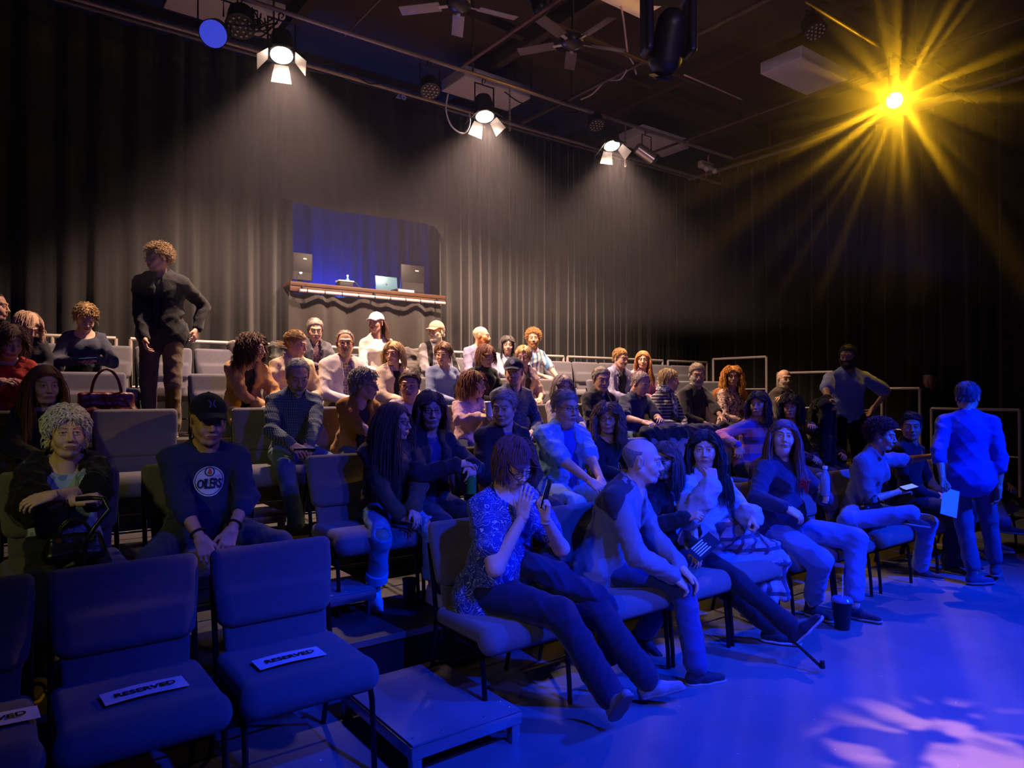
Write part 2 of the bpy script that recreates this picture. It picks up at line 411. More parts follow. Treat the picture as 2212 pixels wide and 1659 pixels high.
for x in (0.2, 3.0, 5.75, 8.3, 10.6):
    k_ += 1; struct('trim_%d' % k_, MB().box(x, x + 0.12, Y0, Y1, ZC - 0.22, ZC), M_CEIL)
for y in (1.6, 4.4, 7.4, 9.8):
    k_ += 1; struct('trim_%d' % k_, MB().box(X0, X1, y, y + 0.1, ZC - 0.12, ZC), M_CEIL)

# ------------------------------------------------------------------ tiers
ROWY = [3.27, 4.45, 5.65, 6.85, 8.05]      # top of the chair backs
TZ = [0.0, 0.28, 0.57, 0.86, 1.16]
RIS = [3.47, 4.67, 5.87, 7.07, 8.45]
M_DECK = mat('riser_deck', hx('3b373b'), 0.55, noise=(4, 0.25), spec=0.5)
M_FASC = mat('riser_fascia', hx('1c1b20'), 0.7, noise=(3, 0.2))
M_EDGE = mat('riser_edge', hx('8e8583'), 0.4, metal=0.6)
XE = 10.45
for i, nm in enumerate(['lowest black seating riser behind the front row of chairs', 'second black seating riser, one step above the lowest',
                        'third black seating riser, under the camel blazer and mustard jacket rows', 'topmost black seating riser in front of the rear handrail']):
    e = empty('seating_riser', (3.7, RIS[i], TZ[i]), 0, nm, 'platform', 'stepped seating risers')
    y1 = RIS[i + 1]
    z = TZ[i + 1]
    MB().box(-4.0 - 3.7, XE - 3.7, 0.0, y1 - RIS[i] - (0.0 if i == 3 else 0.004), z - 0.03 - TZ[i], z - TZ[i]).build('deck', M_DECK, e, bevel=0.004)
    MB().box(-4.0 - 3.7, XE - 3.7, 0.01, 0.03, -TZ[i] if i == 0 else 0.002, z - 0.031 - TZ[i]).box(XE - 3.73, XE - 3.705, 0.03, y1 - RIS[i] - .01, -TZ[i], z - 0.031 - TZ[i]).build('fascia', M_FASC, e)
    MB().box(-4.0 - 3.7, XE - 3.7, -0.006, 0.0, z - 0.034 - TZ[i], z - TZ[i] + 0.001).build('edge_strip', M_EDGE, e)
# half steps in the aisle
M_STEP = mat('step_top', hx('77727c'), 0.35, noise=(5, 0.2), spec=0.5)
M_ALU = mat('aluminium', hx('a9a9b4'), 0.3, metal=0.85)
def half_step(x0, y0, z, lab, wx=0.56, wy=0.72, h=0.15):
    e = empty('step_platform', (x0 + wx / 2, y0 + wy / 2, z), 0, lab, 'step', 'aisle steps')
    a, b = wx / 2, wy / 2
    MB().box(-a, a, -b, b, h - 0.012, h).build('step_top', M_STEP, e, bevel=0.003)
    f = MB()
    for (u0, u1, v0, v1) in ((-a - .004, a + .004, -b - .004, -b + .03), (-a - .004, a + .004, b - .03, b + .004), (-a - .004, -a + .03, -b + .03, b - .03), (a - .03, a + .004, -b + .03, b - .03)):
        f.box(u0, u1, v0, v1, h - 0.065, h - 0.0125)
    f.build('frame', M_ALU, e, bevel=0.002)
    for sx in (-1, 1):
        for sy in (-1, 1):
            MB().box(sx * (a - .025) - .022, sx * (a - .025) + .022, sy * (b - .025) - .022, sy * (b - .025) + .022, 0, h - 0.066).build('leg', M_ALU, e, bevel=0.002)
    s = MB()
    for (u, v) in ((-a + .03, -b + .05), (a - .03, -b + .05), (a - .03, b - .05), (-a + .03, b - .05), (a - .03, -b + .12), (-a + .16, -b + .03), (a - .18, -b + .03)):
        s.lathe([(0.006, 0), (0.004, 0.003)], (u, v, h), 8)
    s.build('screw_heads', mat('screw', (0.7, 0.7, 0.75), 0.3, 1.0), e)
half_step(1.40, 2.56, 0, 'low grey step with aluminium frame on the blue floor beside the reserved chairs', wy=0.74)
half_step(1.30, 3.86, 0.28, 'grey step with white edge on the lowest riser, left of the white sneakers')
half_step(1.18, 5.10, 0.57, 'pale lit step on the second riser, right of the man in the team hoodie')
half_step(1.12, 6.31, 0.86, 'lit step high in the aisle by the standing man in brown trousers')

# ------------------------------------------------------------------ handrails
M_RAIL = mat('rail_paint', hx('c9bcb8'), 0.35, metal=0.3)
def rail(pts, posts, zf, lab):
    e = empty('handrail', (pts[0][0], pts[0][1], zf), 0, lab, 'handrail', 'pale handrails round the seating')
    o = Vector((pts[0][0], pts[0][1], zf))
    top = MB(); top.tube([Vector(p) - o for p in pts], 0.022, 10); top.build('top_rail', M_RAIL, e)
    d = Vector(pts[-1]) - Vector(pts[0])
    for t in posts:
        p = Vector(pts[0]) + d * t
        MB().cyl(Vector((p.x, p.y, zf)) - o, p - o, 0.021, 10).build('post', M_RAIL, e)
    a = Vector(pts[0]); b = Vector(pts[-1]); h = a.z - zf
    if h > 0.7: MB().cyl(Vector((a.x, a.y, zf + .5)) - o, Vector((b.x, b.y, zf + .5)) - o, 0.012, 8).build('middle_rail', M_RAIL, e)
YR = 8.40
def xr(px): r = ray(px, 700); return r[0] / r[1] * YR
ZR = 2.17
for (a, b, posts, lab) in ((-40, 249, (0, 0.5, 1), 'pale rear handrail behind the woman in the navy scoop neck top'),
                           (281, 880, (0, 0.33, 0.66, 1), 'long pale rear handrail behind the standing man and the camel blazer'),
                           (893, 1217, (0, 0.5, 1), 'pale rear handrail behind the tan cap and the striped shirt'),
                           (1226, 1431, (0, 0.5, 1), 'pale rear handrail behind the short blond haired person in raglan sleeves'),
                           (1443, 1527, (0, 1), 'shortest pale rear handrail at the corner of the seating')):
    rail([(xr(a), YR, ZR), (xr(b), YR, ZR)], posts, TZ[4], lab)
def ys(px): r = ray(px, 700); return r[1] / r[0] * 10.42
for (a, b, zt, zf, lab) in ((1541, 1656, 2.2, TZ[4], 'highest side handrail at the right end of the seating'),
                            (1680, 1800, 1.92, TZ[3], 'side handrail behind the bald bearded man in grey jacket'),
                            (1905, 1987, 1.66, TZ[2], 'side handrail right of the standing man in pale shirt'),
                            (2012, 2202, 1.38, TZ[1], 'lowest side handrail behind the walker in the blue sweater')):
    rail([(10.42, ys(a), zt), (10.42, ys(b), zt)], (0, 1), zf, lab)

# ------------------------------------------------------------------ curtains
def curtain(name, p0, p1, z0, z1, spacing, amp, col, lab, seed=0, bottom=None, top=None, sharp=1.0, cat='curtain', group=None):
    rnd = np.random.RandomState(seed)
    p0 = np.array(p0, float); p1 = np.array(p1, float); L = np.linalg.norm(p1 - p0)
    n = int(L / 0.022) + 2; nz = 34
    s = np.linspace(0, L, n)
    edges = [0.0]
    while edges[-1] < L + 1: edges.append(edges[-1] + spacing * rnd.uniform(0.55, 1.45))
    edges = np.array(edges)
    ph = np.interp(s, edges, np.arange(len(edges)) * 1.0) * 2 * PI
    am = np.interp(s, edges, rnd.uniform(0.6, 1.25, len(edges)))
    ph2 = rnd.uniform(0, 6, 6)
    d = (p1 - p0) / L; nrm = np.array([d[1], -d[0]])      # towards the room
    V = np.zeros((nz, n, 3))
    for k in range(nz):
        f = k / (nz - 1)
        zt = (top(s / L) if top else z1); zb = (bottom(s / L) if bottom else z0)
        z = zb + (zt - zb) * f
        a = amp * am * (1.0 - 0.25 * f)
        wv = np.cos(ph + 0.25 * np.sin(2.5 * f + ph2[0])) 
        wv = np.sign(wv) * np.abs(wv) ** sharp
        off = a * (wv * 0.75 + 0.25 * np.cos(2 * ph + 1 + f)) + 0.02 * np.sin(s * 9 + ph2[1] + 2 * f) + 0.004 * np.sin(s * 31 + 8 * f)
        sh = 0.03 * (1 - f) * np.sin(s * 2.2 + ph2[2])
        V[k, :, 0] = p0[0] + d[0] * (s + sh) + nrm[0] * off
        V[k, :, 1] = p0[1] + d[1] * (s + sh) + nrm[1] * off
        V[k, :, 2] = z
    idx = np.arange(nz * n).reshape(nz, n)
    Q = np.stack([idx[:-1, :-1], idx[:-1, 1:], idx[1:, 1:], idx[1:, :-1]], -1).reshape(-1, 4)
    o = fmesh(name, V.reshape(-1, 3), Q, mat('velour_' + lab[:12], col, 0.85, bump=(300, 0.25), noise=(1.5, 0.12), spec=0.2, sheen=0.3))
    return tag(o, lab, cat, group)
GC = hx('1e1c1e')
curtain('curtain', (-3.5, 9.02), (3.12, 9.02), 1.05, 5.83, 0.34, 0.075, GC, 'long dark grey drape left of the sound booth opening', 3, sharp=0.6)
curtain('curtain', (5.36, 9.02), (11.35, 9.02), 1.05, 5.83, 0.17, 0.05, GC, 'closely pleated dark drape right of the sound booth opening', 5)
curtain('curtain', (11.4, 9.1), (11.4, -2.0), 0.02, 5.8, 0.26, 0.06, hx('2c2725'), 'dark drape on the right side wall behind the yellow light', 7)
curtain('curtain', (3.0, 8.93), (5.42, 8.93), 4.1, 5.85, 0.9, 0.035, hx('2e2726'), 'brownish cloth valance hanging over the sound booth opening', 11,
        bottom=lambda t: 4.09 - 0.03 * np.sin(t * 6) - 0.06 * t - np.where(t > 0.93, (t - 0.93) * 2.2, 0), cat='valance')
curtain('curtain', (3.05, 8.86), (5.32, 8.86), 1.1, 2.90, 0.3, 0.035, hx('332e2d'), 'gathered cloth skirt hanging under the sound booth shelf', 13,
        top=lambda t: 2.90 - 0.03 * np.abs(np.sin(t * 26)), cat='curtain')
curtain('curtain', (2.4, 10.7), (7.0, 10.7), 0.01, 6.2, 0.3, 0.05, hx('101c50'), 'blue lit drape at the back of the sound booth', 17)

# ------------------------------------------------------------------ sound booth
BL = bpy.data.lights.new('booth_glow', 'POINT'); BL.energy = 90; BL.color = (0.02, 0.12, 1.0); BL.shadow_soft_size = 0.15
bo = bpy.data.objects.new('booth_glow', BL); SC.collection.objects.link(bo); bo.location = (4.3, 10.2, 3.1)
BL3 = bpy.data.lights.new('booth_glow', 'POINT'); BL3.energy = 14; BL3.color = (0.02, 0.1, 1.0); BL3.shadow_soft_size = 0.2
bo3 = bpy.data.objects.new('booth_glow', BL3); SC.collection.objects.link(bo3); bo3.location = (4.6, 9.8, 5.0)
BL2 = bpy.data.lights.new('booth_glow', 'POINT'); BL2.energy = 3; BL2.color = (0.05, 0.15, 1.0); BL2.shadow_soft_size = 0.05
bo2 = bpy.data.objects.new('booth_glow', BL2); SC.collection.objects.link(bo2); bo2.location = (4.45, 8.99, 2.86)
M_WOOD = mat('shelf_wood', hx('50321f'), 0.5, noise=(8, 0.25))
e = empty('booth_shelf', (4.2, 9.0, 1.16), 0, 'long wooden shelf across the sound booth opening', 'shelf')
MB().box(-1.15, 1.15, -0.2, 0.55, 1.81, 1.86).build('shelf_top', M_WOOD, e, bevel=0.005)
MB().box(-1.15, 1.15, -0.19, -0.165, 1.74, 1.809).build('front_rail', M_WOOD, e, bevel=0.004)
for x in (-1.12, 1.05): MB().box(x, x + .07, 0.25, 0.35, -1.16, 1.809).build('leg', M_BLACK, e)
zs = 3.02
e = empty('curtain_pipe', (4.2, 8.74, 2.9), 0, 'pale pipe with black ties under the booth shelf', 'pipe')
MB().cyl((-1.05, 0, 0), (1.1, 0, 0), 0.022, 10).build('pipe', M_RAIL, e)
for x in (-1.0, 0, 1.0): MB().box(x - .01, x + .01, .02, .08, -.01, .07).build('bracket', M_BLACK, e)
for k in range(9):
    x = -0.95 + k * 0.235
    MB().tube([(x + .027 * math.cos(a) * .4, .03 * math.cos(a), .03 * math.sin(a)) for a in np.linspace(0, 2 * PI, 9)], 0.006, 5).build('tie', M_BLACK, e)
M_DARKPL = mat('dark_plastic', hx('1e1b1d'), 0.5); M_LID_GLOW = mat('laptop_shell_glow', hx('4c6a78'), 0.4, 0.4, emit=(0.2, 0.6, 0.8), estr=0.2)  # faint glow put into the laptop lid, outer shell included
def monitor(px, py0, py1, wpx, Y, lab):
    c = W(px, py1, Y=Y); t = W(px, py0, Y=Y).z; wd = (W(px + wpx / 2, py1, Y=Y) - W(px - wpx / 2, py1, Y=Y)).length
    e = empty('monitor', (c.x, Y, zs), 0, lab, 'monitor', 'monitors in the booth')
    hh = t - zs
    MB().box(-wd / 2, wd / 2, -0.02, 0.02, 0.1, hh).build('screen_back', M_DARKPL, e, bevel=0.006)
    MB().box(-wd / 2 + .02, wd / 2 - .02, -0.026, -0.0205, 0.1, hh * 0.45).build('vent_panel', mat('vent', hx('2a2628'), .6), e)
    MB().box(-0.03, 0.03, 0.0, 0.04, 0.01, 0.3).box(-.1, .1, -.07, .1, 0, .012).build('stand', M_DARKPL, e)
    MB().box(wd * .1, wd * .25, -0.0225, -0.0205, hh * .82, hh * .86).build('badge', mat('badge', (.7, .65, .65), .4), e)
monitor(648, 546, 606, 50, 9.25, 'dark grey monitor seen from behind at the left of the booth shelf')
monitor(890, 573, 632, 50, 9.25, 'dark grey monitor seen from behind right of the laptop')
c = W(835, 625, Y=9.05)
e = empty('laptop', (c.x, 9.05, zs), 0, 'open silver blue laptop on the booth shelf', 'laptop')
MB().box(-.17, .17, 0.0, .24, 0, .015).build('base', M_ALU, e, bevel=0.003)
l = MB().box(-.17, .17, -.006, .006, 0, .225); l = l.build('lid', M_LID_GLOW, e, bevel=0.003); l.rotation_euler = (R(-8), 0, 0); l.location = (0, -.005, .014)
l2 = MB().lathe([(0.014, 0), (0.014, 0.002)], K=14, M=Matrix.Rotation(PI / 2, 4, 'X')).build('badge', mat('badge_dark', hx('28404a'), .5), l, loc=(0, -.0065, .11))
def booth_item(px, name, lab, cat, build, Y=9.0):
    c = W(px, 600, Y=Y); e = empty(name, (c.x, Y, zs), 0, lab, cat); build(e)
booth_item(744, 'storage_tub', 'small white rimmed tub on the booth shelf below the bottle', 'tub',
           lambda e: (MB().box(-.1, .1, -.06, .06, 0, .085).build('tub', M_BLACK, e, bevel=.01), MB().box(-.11, .11, -.07, .07, .086, .105).build('rim', mat('cream', hx('e6dfc8'), .4), e, bevel=.006)))
booth_item(750, 'water_bottle', 'small bright blue bottle standing behind the tub', 'bottle',
           lambda e: (MB().lathe([(.03, 0), (.033, .01), (.033, .15), (.014, .18), (.014, .2)]).build('bottle', mat('bottle_blue', hx('5aa8ff'), .2, trans=.2), e), MB().lathe([(.016, .2), (.016, .225)]).build('bottle_cap', mat('white_pl', (.8, .85, .9), .4), e)), 9.2)
booth_item(765, 'headphones', 'black headphones lying on the booth shelf', 'headphones',
           lambda e: (MB().tube([(.07 * math.cos(a), .02, .03 + .07 * math.sin(a)) for a in np.linspace(0, PI, 12)], .01, 8).build('band', M_BLACK, e), MB().lathe([(.035, 0), (.04, .02), (.03, .035)], (.07, .0, 0)).build('ear_cup', M_BLACK, e), MB().lathe([(.035, 0), (.04, .02), (.03, .035)], (-.07, .0, 0)).build('ear_cup', M_BLACK, e)))
booth_item(880, 'sound_console', 'low console with a pale face at the right end of the booth shelf', 'console',
           lambda e: (MB().box(-.22, .22, -.1, .12, 0, .05).build('body', M_DARKPL, e, bevel=.006), MB().box(-.2, .05, -.105, -.1005, .008, .042).build('face_plate', mat('pale_face', hx('8fb0c8'), .4), e)), 8.95)
booth_item(640, 'desk_lamp', 'tiny desk lamp with white head at the left of the booth shelf', 'lamp',
           lambda e: (MB().lathe([(.04, 0), (.04, .012)]).build('base', M_BLACK, e), MB().tube([(0, 0, .012), (0, 0, .1), (.04, -.02, .13)], .005, 6).build('arm', M_BLACK, e), MB().lathe([(.012, 0), (.02, .02)], (.045, -.025, .118)).build('lamp_head', mat('lamp_white', (.9, .95, 1), .4, emit=(.8, .9, 1), estr=2), e)), 8.9)
o = text_obj('wall_number', '26', 0.17, mat('number_paint', hx('9fb4ff'), .5), None, W(865, 203, Y=8.86), (PI / 2, 0, 0), 0.004, 0.004)
tag(o, 'small painted number 26 at the top of the valance', 'number')

# ------------------------------------------------------------------ ceiling panels (fluorescent troffers, off)
M_TROF = mat('troffer_lens', hx('f2dfe6'), 0.5); M_TROFB = mat('troffer_body', hx('cfc6d2'), 0.5)
TRO = [(4.9, 5.04, 'white ceiling light panel cut by the top edge above the moving light'), (8.5, 5.04, 'white ceiling light panel left of the yellow light'), (1.55, 8.15, 'white ceiling light panel behind the leftmost glowing lamp'),
       (5.25, 8.15, 'white ceiling light panel behind the middle glowing lamp'), (8.85, 8.15, 'white ceiling light panel right of the third glowing lamp')]
for x, y, lab in TRO:
    e = empty('ceiling_light', (x + .6, y + .3, 6.0), 0, lab, 'ceiling light', 'unlit ceiling light panels')
    MB().box(-.6, .6, -.31, .31, 0.004, 0.16).build('housing', M_TROFB, e, bevel=.004)
    MB().box(-.592, .592, -.302, .302, -0.002, 0.0035).build('lens', M_TROF, e)
    for s_ in (-.5, .5): MB().cyl((s_, 0, .16), (s_, 0, .5), .004, 6).build('hanger', M_BLACK, e)

# ------------------------------------------------------------------ pipes of the lighting grid
M_PIPE = mat('pipe_steel', hx('a08c88'), 0.4, metal=0.5)
M_PIPED = mat('pipe_dark', hx('55433c'), 0.5, metal=0.4)
def pipe(a, b, lab, m=M_PIPE, r=0.024):
    d = MB().cyl((0, 0, 0), Vector(b) - Vector(a), r, 12).build('lighting_pipe', m, None, loc=a)
    return tag(d, lab, 'pipe', 'lighting grid pipes')
ZP = 5.5
pipe((-2.5, 8.1, ZP), (10.9, 8.1, ZP), 'long rear lighting pipe just in front of the drapes')
pipe((-2.5, 7.1, ZP), (9.9, 7.1, ZP), 'long lighting pipe carrying the three glowing lamps')
pipe((4.6, 5.63, ZP), (7.2, 5.63, ZP), 'short dark lighting pipe behind the moving light', M_PIPED)
pipe((6.2, 3.8, ZP), (11.4, 3.8, ZP), 'lighting pipe from which the yellow light hangs', M_PIPED)
pipe((4.55, 7.04, ZP + .05), (4.55, -1.0, ZP + .05), 'rusty cross pipe above the middle glowing lamp', mat('pipe_rust', hx('7a5240'), .6, .3))
pipe((6.22, 8.1, ZP + .05), (6.22, -1.0, ZP + .05), 'dark cross pipe running past the moving light', M_PIPED)
pipe((8.7, 8.0, ZP + .05), (8.7, -1.0, ZP + .05), 'thin cross pipe over the yellow light', M_PIPED, .02)
pipe((3.55, 8.3, ZP + .6), (3.5, -1.0, ZP + .6), 'thin pale conduit across the ceiling left of the fans', M_PIPE, .012)
pipe((9.9, 7.1, ZP), (9.9, 3.0, ZP), 'dark cross pipe near the side wall', M_PIPED)
pipe((11.1, 9.0, 5.84), (11.1, -1.5, 5.84), 'curtain track along the right side wall', mat('track', hx('8d7e78'), .5, .3), .035)
pipe((-3.5, 8.98, 5.86), (11.3, 8.98, 5.86), 'curtain track along the rear wall', mat('track', hx('8d7e78'), .5, .3), .02)
for k in range(14):
    x, y = 11.1, 8.7 - k * 0.42
    tag(MB().tube([(0, 0, 0), (0.02, 0, -.04), (0, 0, -.1)], .008, 5).build('curtain_hook', M_PIPE, None, loc=(x, y, 5.805)), 'curtain hook on the side wall track, %s from the room corner' % ['first', 'second', 'third', 'fourth', 'fifth', 'sixth', 'seventh', 'eighth', 'ninth', 'tenth', 'eleventh', 'twelfth', 'thirteenth', 'fourteenth'][k], 'hook', 'curtain hooks on the side wall track')
for (x, y, w_) in ((11.1, 7.2, 'nearer the room corner'), (11.1, 3.6, 'nearer the yellow light')):
    tag(MB().cyl((0, 0, 0), (0, 0, ZC - 5.87), .018, 8).build('track_hanger', M_PIPED, None, loc=(x, y, 5.87)), 'vertical rod holding up the side wall curtain track, ' + w_, 'rod', 'track hanger rods')
for (x, y, z, w_) in ((4.7, 7.1, ZP, 'above the middle glowing lamp'), (6.3, 7.1, ZP, 'left of the third glowing lamp'), (2.0, 7.1, ZP, 'near the leftmost glowing lamp'), (6.4, 8.1, ZP, 'behind the third glowing lamp'), (2.6, 8.1, ZP, 'at the rear pipe near the top left'), (8.9, 3.8, ZP, 'right of the yellow light')):
    tag(MB().cyl((0, 0, 0.03), (0, 0, ZC - z), .012, 8).build('pipe_hanger', M_PIPED, None, loc=(x, y, z)), 'thin vertical rod holding a lighting pipe, ' + w_, 'rod', 'pipe hanger rods')

def cable(pts, lab, r=0.009, m=None, smoothn=8):
    P = [Vector(p) for p in pts]; out = []
    for i in range(len(P) - 1):
        p0 = P[max(i - 1, 0)]; p1 = P[i]; p2 = P[i + 1]; p3 = P[min(i + 2, len(P) - 1)]
        for k in range(smoothn):
            t = k / smoothn
            out.append(0.5 * ((2 * p1) + (-p0 + p2) * t + (2 * p0 - 5 * p1 + 4 * p2 - p3) * t * t + (-p0 + 3 * p1 - 3 * p2 + p3) * t ** 3))
    out.append(P[-1]); o = out[0].copy()
    return tag(MB().tube([p - o for p in out], r, 6).build('power_cable', m or M_BLACK, None, loc=o), lab, 'cable')
M_CABP = mat('cable_pale', hx('c8a8a4'), .5)
cable([W(1337, -30, Y=5.6), W(1348, 35, Y=5.6), W(1353, 75, Y=5.7), W(1358, 112, Y=5.9), W(1370, 135, Y=6.0), W(1376, 157, Y=6.0)], 'pale cable hanging down right of the second fan', .011, M_CABP)
cable([W(1355, 148, Y=5.9), W(1340, 168, Y=6.2), W(1310, 172, Y=6.6), W(1280, 200, Y=6.9), W(1255, 212, Y=7.0)], 'pale cable looping to the plug on the front pipe', .011, M_CABP)
cable([W(1480, 158, Y=5.5), W(1520, 175, Y=5.6), W(1560, 192, Y=5.8), W(1605, 212, Y=6.0)], 'pale cable trailing right of the moving light', .010, M_CABP)
cable([W(967, 200, Y=7.0), W(963, 235, Y=7.0), W(975, 270, Y=7.0), W(1000, 286, Y=7.0), W(1014, 268, Y=7.0), W(1014, 240, Y=7.05)], 'white cable looping below the middle glowing lamp', .009, mat('cable_white', (.75, .72, .75), .5))
cable([W(1255, 235, Y=7.1), W(1262, 262, Y=7.1), W(1280, 290, Y=7.1), W(1302, 303, Y=7.1)], 'dark cable running down to the third glowing lamp', .008)
rc = random.Random(4)
for k in range(9):
    a = W(520 + rc.uniform(-30, 20), 15 + rc.uniform(-10, 20), Y=7.1); b = W(545 + rc.uniform(-25, 45), 50 + rc.uniform(0, 25), Y=7.05 + rc.uniform(-.1, .1)); c = W(585 + rc.uniform(-40, 15), 30 + rc.uniform(-20, 20), Y=7.1)
    cable([a, (a + b) / 2 + Vector((rc.uniform(-.15, .15), 0, -.05)), b, (b + c) / 2 + Vector((0, 0, rc.uniform(-.1, .1))), c], 'black cable in the tangle beside the leftmost glowing lamp', .008).__setitem__('group', 'tangled black cables')
for k, (px, py, y) in enumerate([(650, 118, 8.1), (760, 162, 8.1), (1090, 205, 7.1), (1180, 225, 7.1)]):
    a = W(px, py - 10, Y=y - .03); b = W(px + 70, py + 14, Y=y - .03)
    cable([a, (a + b) / 2 + Vector((0, 0, -.07)), b], 'black cable drooping from a lighting pipe, ' + ['just right of the leftmost glowing lamp', 'above the middle of the valance', 'right of the middle glowing lamp', 'halfway to the third glowing lamp'][k], .008).__setitem__('group', 'drooping pipe cables')

# ------------------------------------------------------------------ lighting fixtures
M_FIX = mat('fixture_black', hx('1a191b'), 0.45, noise=(20, .3)); M_BARN = mat('barn_door', hx('8f8684'), 0.5, .4, noise=(30, .2))
M_HOT = mat('hot_lens', (1, .9, .8), .3, emit=(1.0, 0.80, 0.62), estr=38)
def orient(e, d):
    e.rotation_euler = Vector(d).to_track_quat('-Z', 'Y').to_euler()
def clamp(e, top):
    MB().tube([(0, 0, top + .03), (.02, 0, top + .06), (0, 0, top + .085), (-.03, 0, top + .06), (-.03, 0, top)], .009, 6).build('clamp', M_FIX, e)
def fresnel(x, y, z, d, lab, doors):
    e = empty('stage_lamp', (x, y, z), 0, lab, 'stage lamp', 'glowing stage lamps')
    drop = ZP - z
    MB().tube([(-.14, 0, 0.0), (-.14, 0, drop - .1), (.14, 0, drop - .1), (.14, 0, 0.0)], .012, 6).build('yoke', M_FIX, e)
    clamp(e, drop - .1)
    q = Vector(d).to_track_quat('-Z', 'Y').to_matrix().to_4x4()
    MB().lathe([(.03, .24), (.1, .2), (.12, .1), (.12, -.02), (.13, -.03), (.13, -.07)], K=20, M=q).build('housing', M_FIX, e)
    MB().lathe([(.0, -.088), (.07, -.084), (.108, -.074), (.11, -.071)], K=20, M=q).build('lens', M_HOT, e, 60)
    f = M_BARN
    for k, a in enumerate(doors):
        ang = R(a); 
        c = q @ Matrix.Rotation(ang, 4, 'Z') @ Matrix.Translation((0, .13, -.07)) @ Matrix.Rotation(R(38), 4, 'X')
        m = MB(); m.v.append(np.array([tuple(c @ Vector(p)) for p in ((-.07, 0, 0), (.07, 0, 0), (.1, 0, -.17), (-.1, 0, -.17), (-.07, .004, 0), (.07, .004, 0), (.1, .004, -.17), (-.1, .004, -.17))])); m.n = 8
        m.f = [(0, 1, 2, 3), (7, 6, 5, 4), (0, 4, 5, 1), (1, 5, 6, 2), (2, 6, 7, 3), (3, 7, 4, 0)]
        m.build('barn_door', f, e, smooth=0)
fresnel(*LAMPS[0], (-.12, -.38, -1), 'leftmost glowing stage lamp with one grey barn door hanging', (0, 90, 180, 270))
fresnel(*LAMPS[1], (-.1, -.30, -1), 'middle glowing stage lamp with two barn doors and a white cable', (20, 110, 200, 290))
fresnel(*LAMPS[2], (-.1, -.34, -1), 'rightmost glowing stage lamp beside the silver lamp', (0, 90, 180, 270))
def led_par(px, py, Y, lab, blue=False, s=1.0, d=(-.2, -.5, -1)):
    p = W(px, py, Y=Y); drop = max(.12, ZP - p.z)
    e = empty('led_par_light', p, 0, lab, 'stage light', 'dark round stage lights')
    q = Vector(d).to_track_quat('-Z', 'Y').to_matrix().to_4x4()
    MB().tube([(-.13 * s, 0, 0), (-.13 * s, 0, drop - .08), (.13 * s, 0, drop - .08), (.13 * s, 0, 0)], .01, 6).build('yoke', M_FIX, e)
    clamp(e, drop - .08)
    MB().lathe([(.05 * s, .13 * s), (.1 * s, .1 * s), (.11 * s, -.05 * s), (.115 * s, -.06 * s)], K=20, M=q).build('housing', M_FIX, e)
    if blue:
        MB().lathe([(.0, -.078 * s), (.105 * s, -.068 * s), (.108 * s, -.061 * s)], K=20, M=q).build('lens', mat('blue_lens', hx('5060e0'), .15, emit=(.06, .08, .9), estr=.6), e)
    else:
        m = MB()
        for rr, n in ((0, 1), (.045, 6), (.082, 12)):
            for k in range(n):
                a = 2 * PI * k / n; m.lathe([(.011 * s, -.066 * s), (.008 * s, -.071 * s)], (0, 0, 0), 8, M=q @ Matrix.Translation((rr * s * math.cos(a), rr * s * math.sin(a), 0)))
        m.build('diodes', mat('diode', hx('b89a90'), .3, .3), e)
led_par(459, 66, 7.1, 'round stage light with a blue lens near the top left', True, 1.15, (-.35, -.8, -.6))
led_par(516, 42, 7.1, 'dark round stage light among the tangled cables', False, 1.25)
led_par(928, 186, 7.1, 'small dark round stage light left of the middle glowing lamp')
led_par(1288, 262, 7.1, 'small dark round stage light above the rightmost glowing lamp')
led_par(1762, 55, 3.8, 'dim round stage light at the top above the big ceiling panel', False, 1.0)
# silver par can
p = W(1398, 332, Y=7.1); e = empty('par_can', p, 0, 'silver cylindrical stage lamp right of the rightmost glowing lamp', 'stage lamp')
q = Vector((.75, -.35, -.5)).to_track_quat('-Z', 'Y').to_matrix().to_4x4()
MB().lathe([(.05, .2), (.085, .17), (.09, -.14), (.095, -.16)], K=20, M=q).build('can', mat('silver_can', hx('c8b8b4'), .3, .8), e)
MB().lathe([(.092, -.12), (.1, -.125), (.1, -.165), (.09, -.166)], K=20, M=q).build('gel_frame', M_FIX, e)
MB().tube([(-.1, 0, 0), (-.1, 0, ZP - p.z - .08), (.1, 0, ZP - p.z - .08), (.1, 0, 0)], .009, 6).build('yoke', M_FIX, e); clamp(e, ZP - p.z - .08)
# emergency light
p = W(1526, 356, Y=8.1); e = empty('emergency_light', p, 0, 'white twin head emergency light at the end of the rear pipe', 'emergency light')
M_WP = mat('white_plastic', hx('e6d6d4'), .5)
MB().box(-.17, .17, -.05, .05, -.06, .06).build('battery_box', M_WP, e, bevel=.01)
for s_ in (-.09, .15): MB().lathe([(.05, 0), (.055, .03), (.03, .07)], (0, 0, 0), 16, M=Matrix.Translation((s_, -.06, -.1)) @ Matrix.Rotation(R(70), 4, 'X')).build('lamp_head', M_WP, e)
MB().tube([(.1, 0, .06), (.08, 0, .2), (0, 0, ZP - p.z + .02)], .008, 6).build('cord', M_CABP, e)
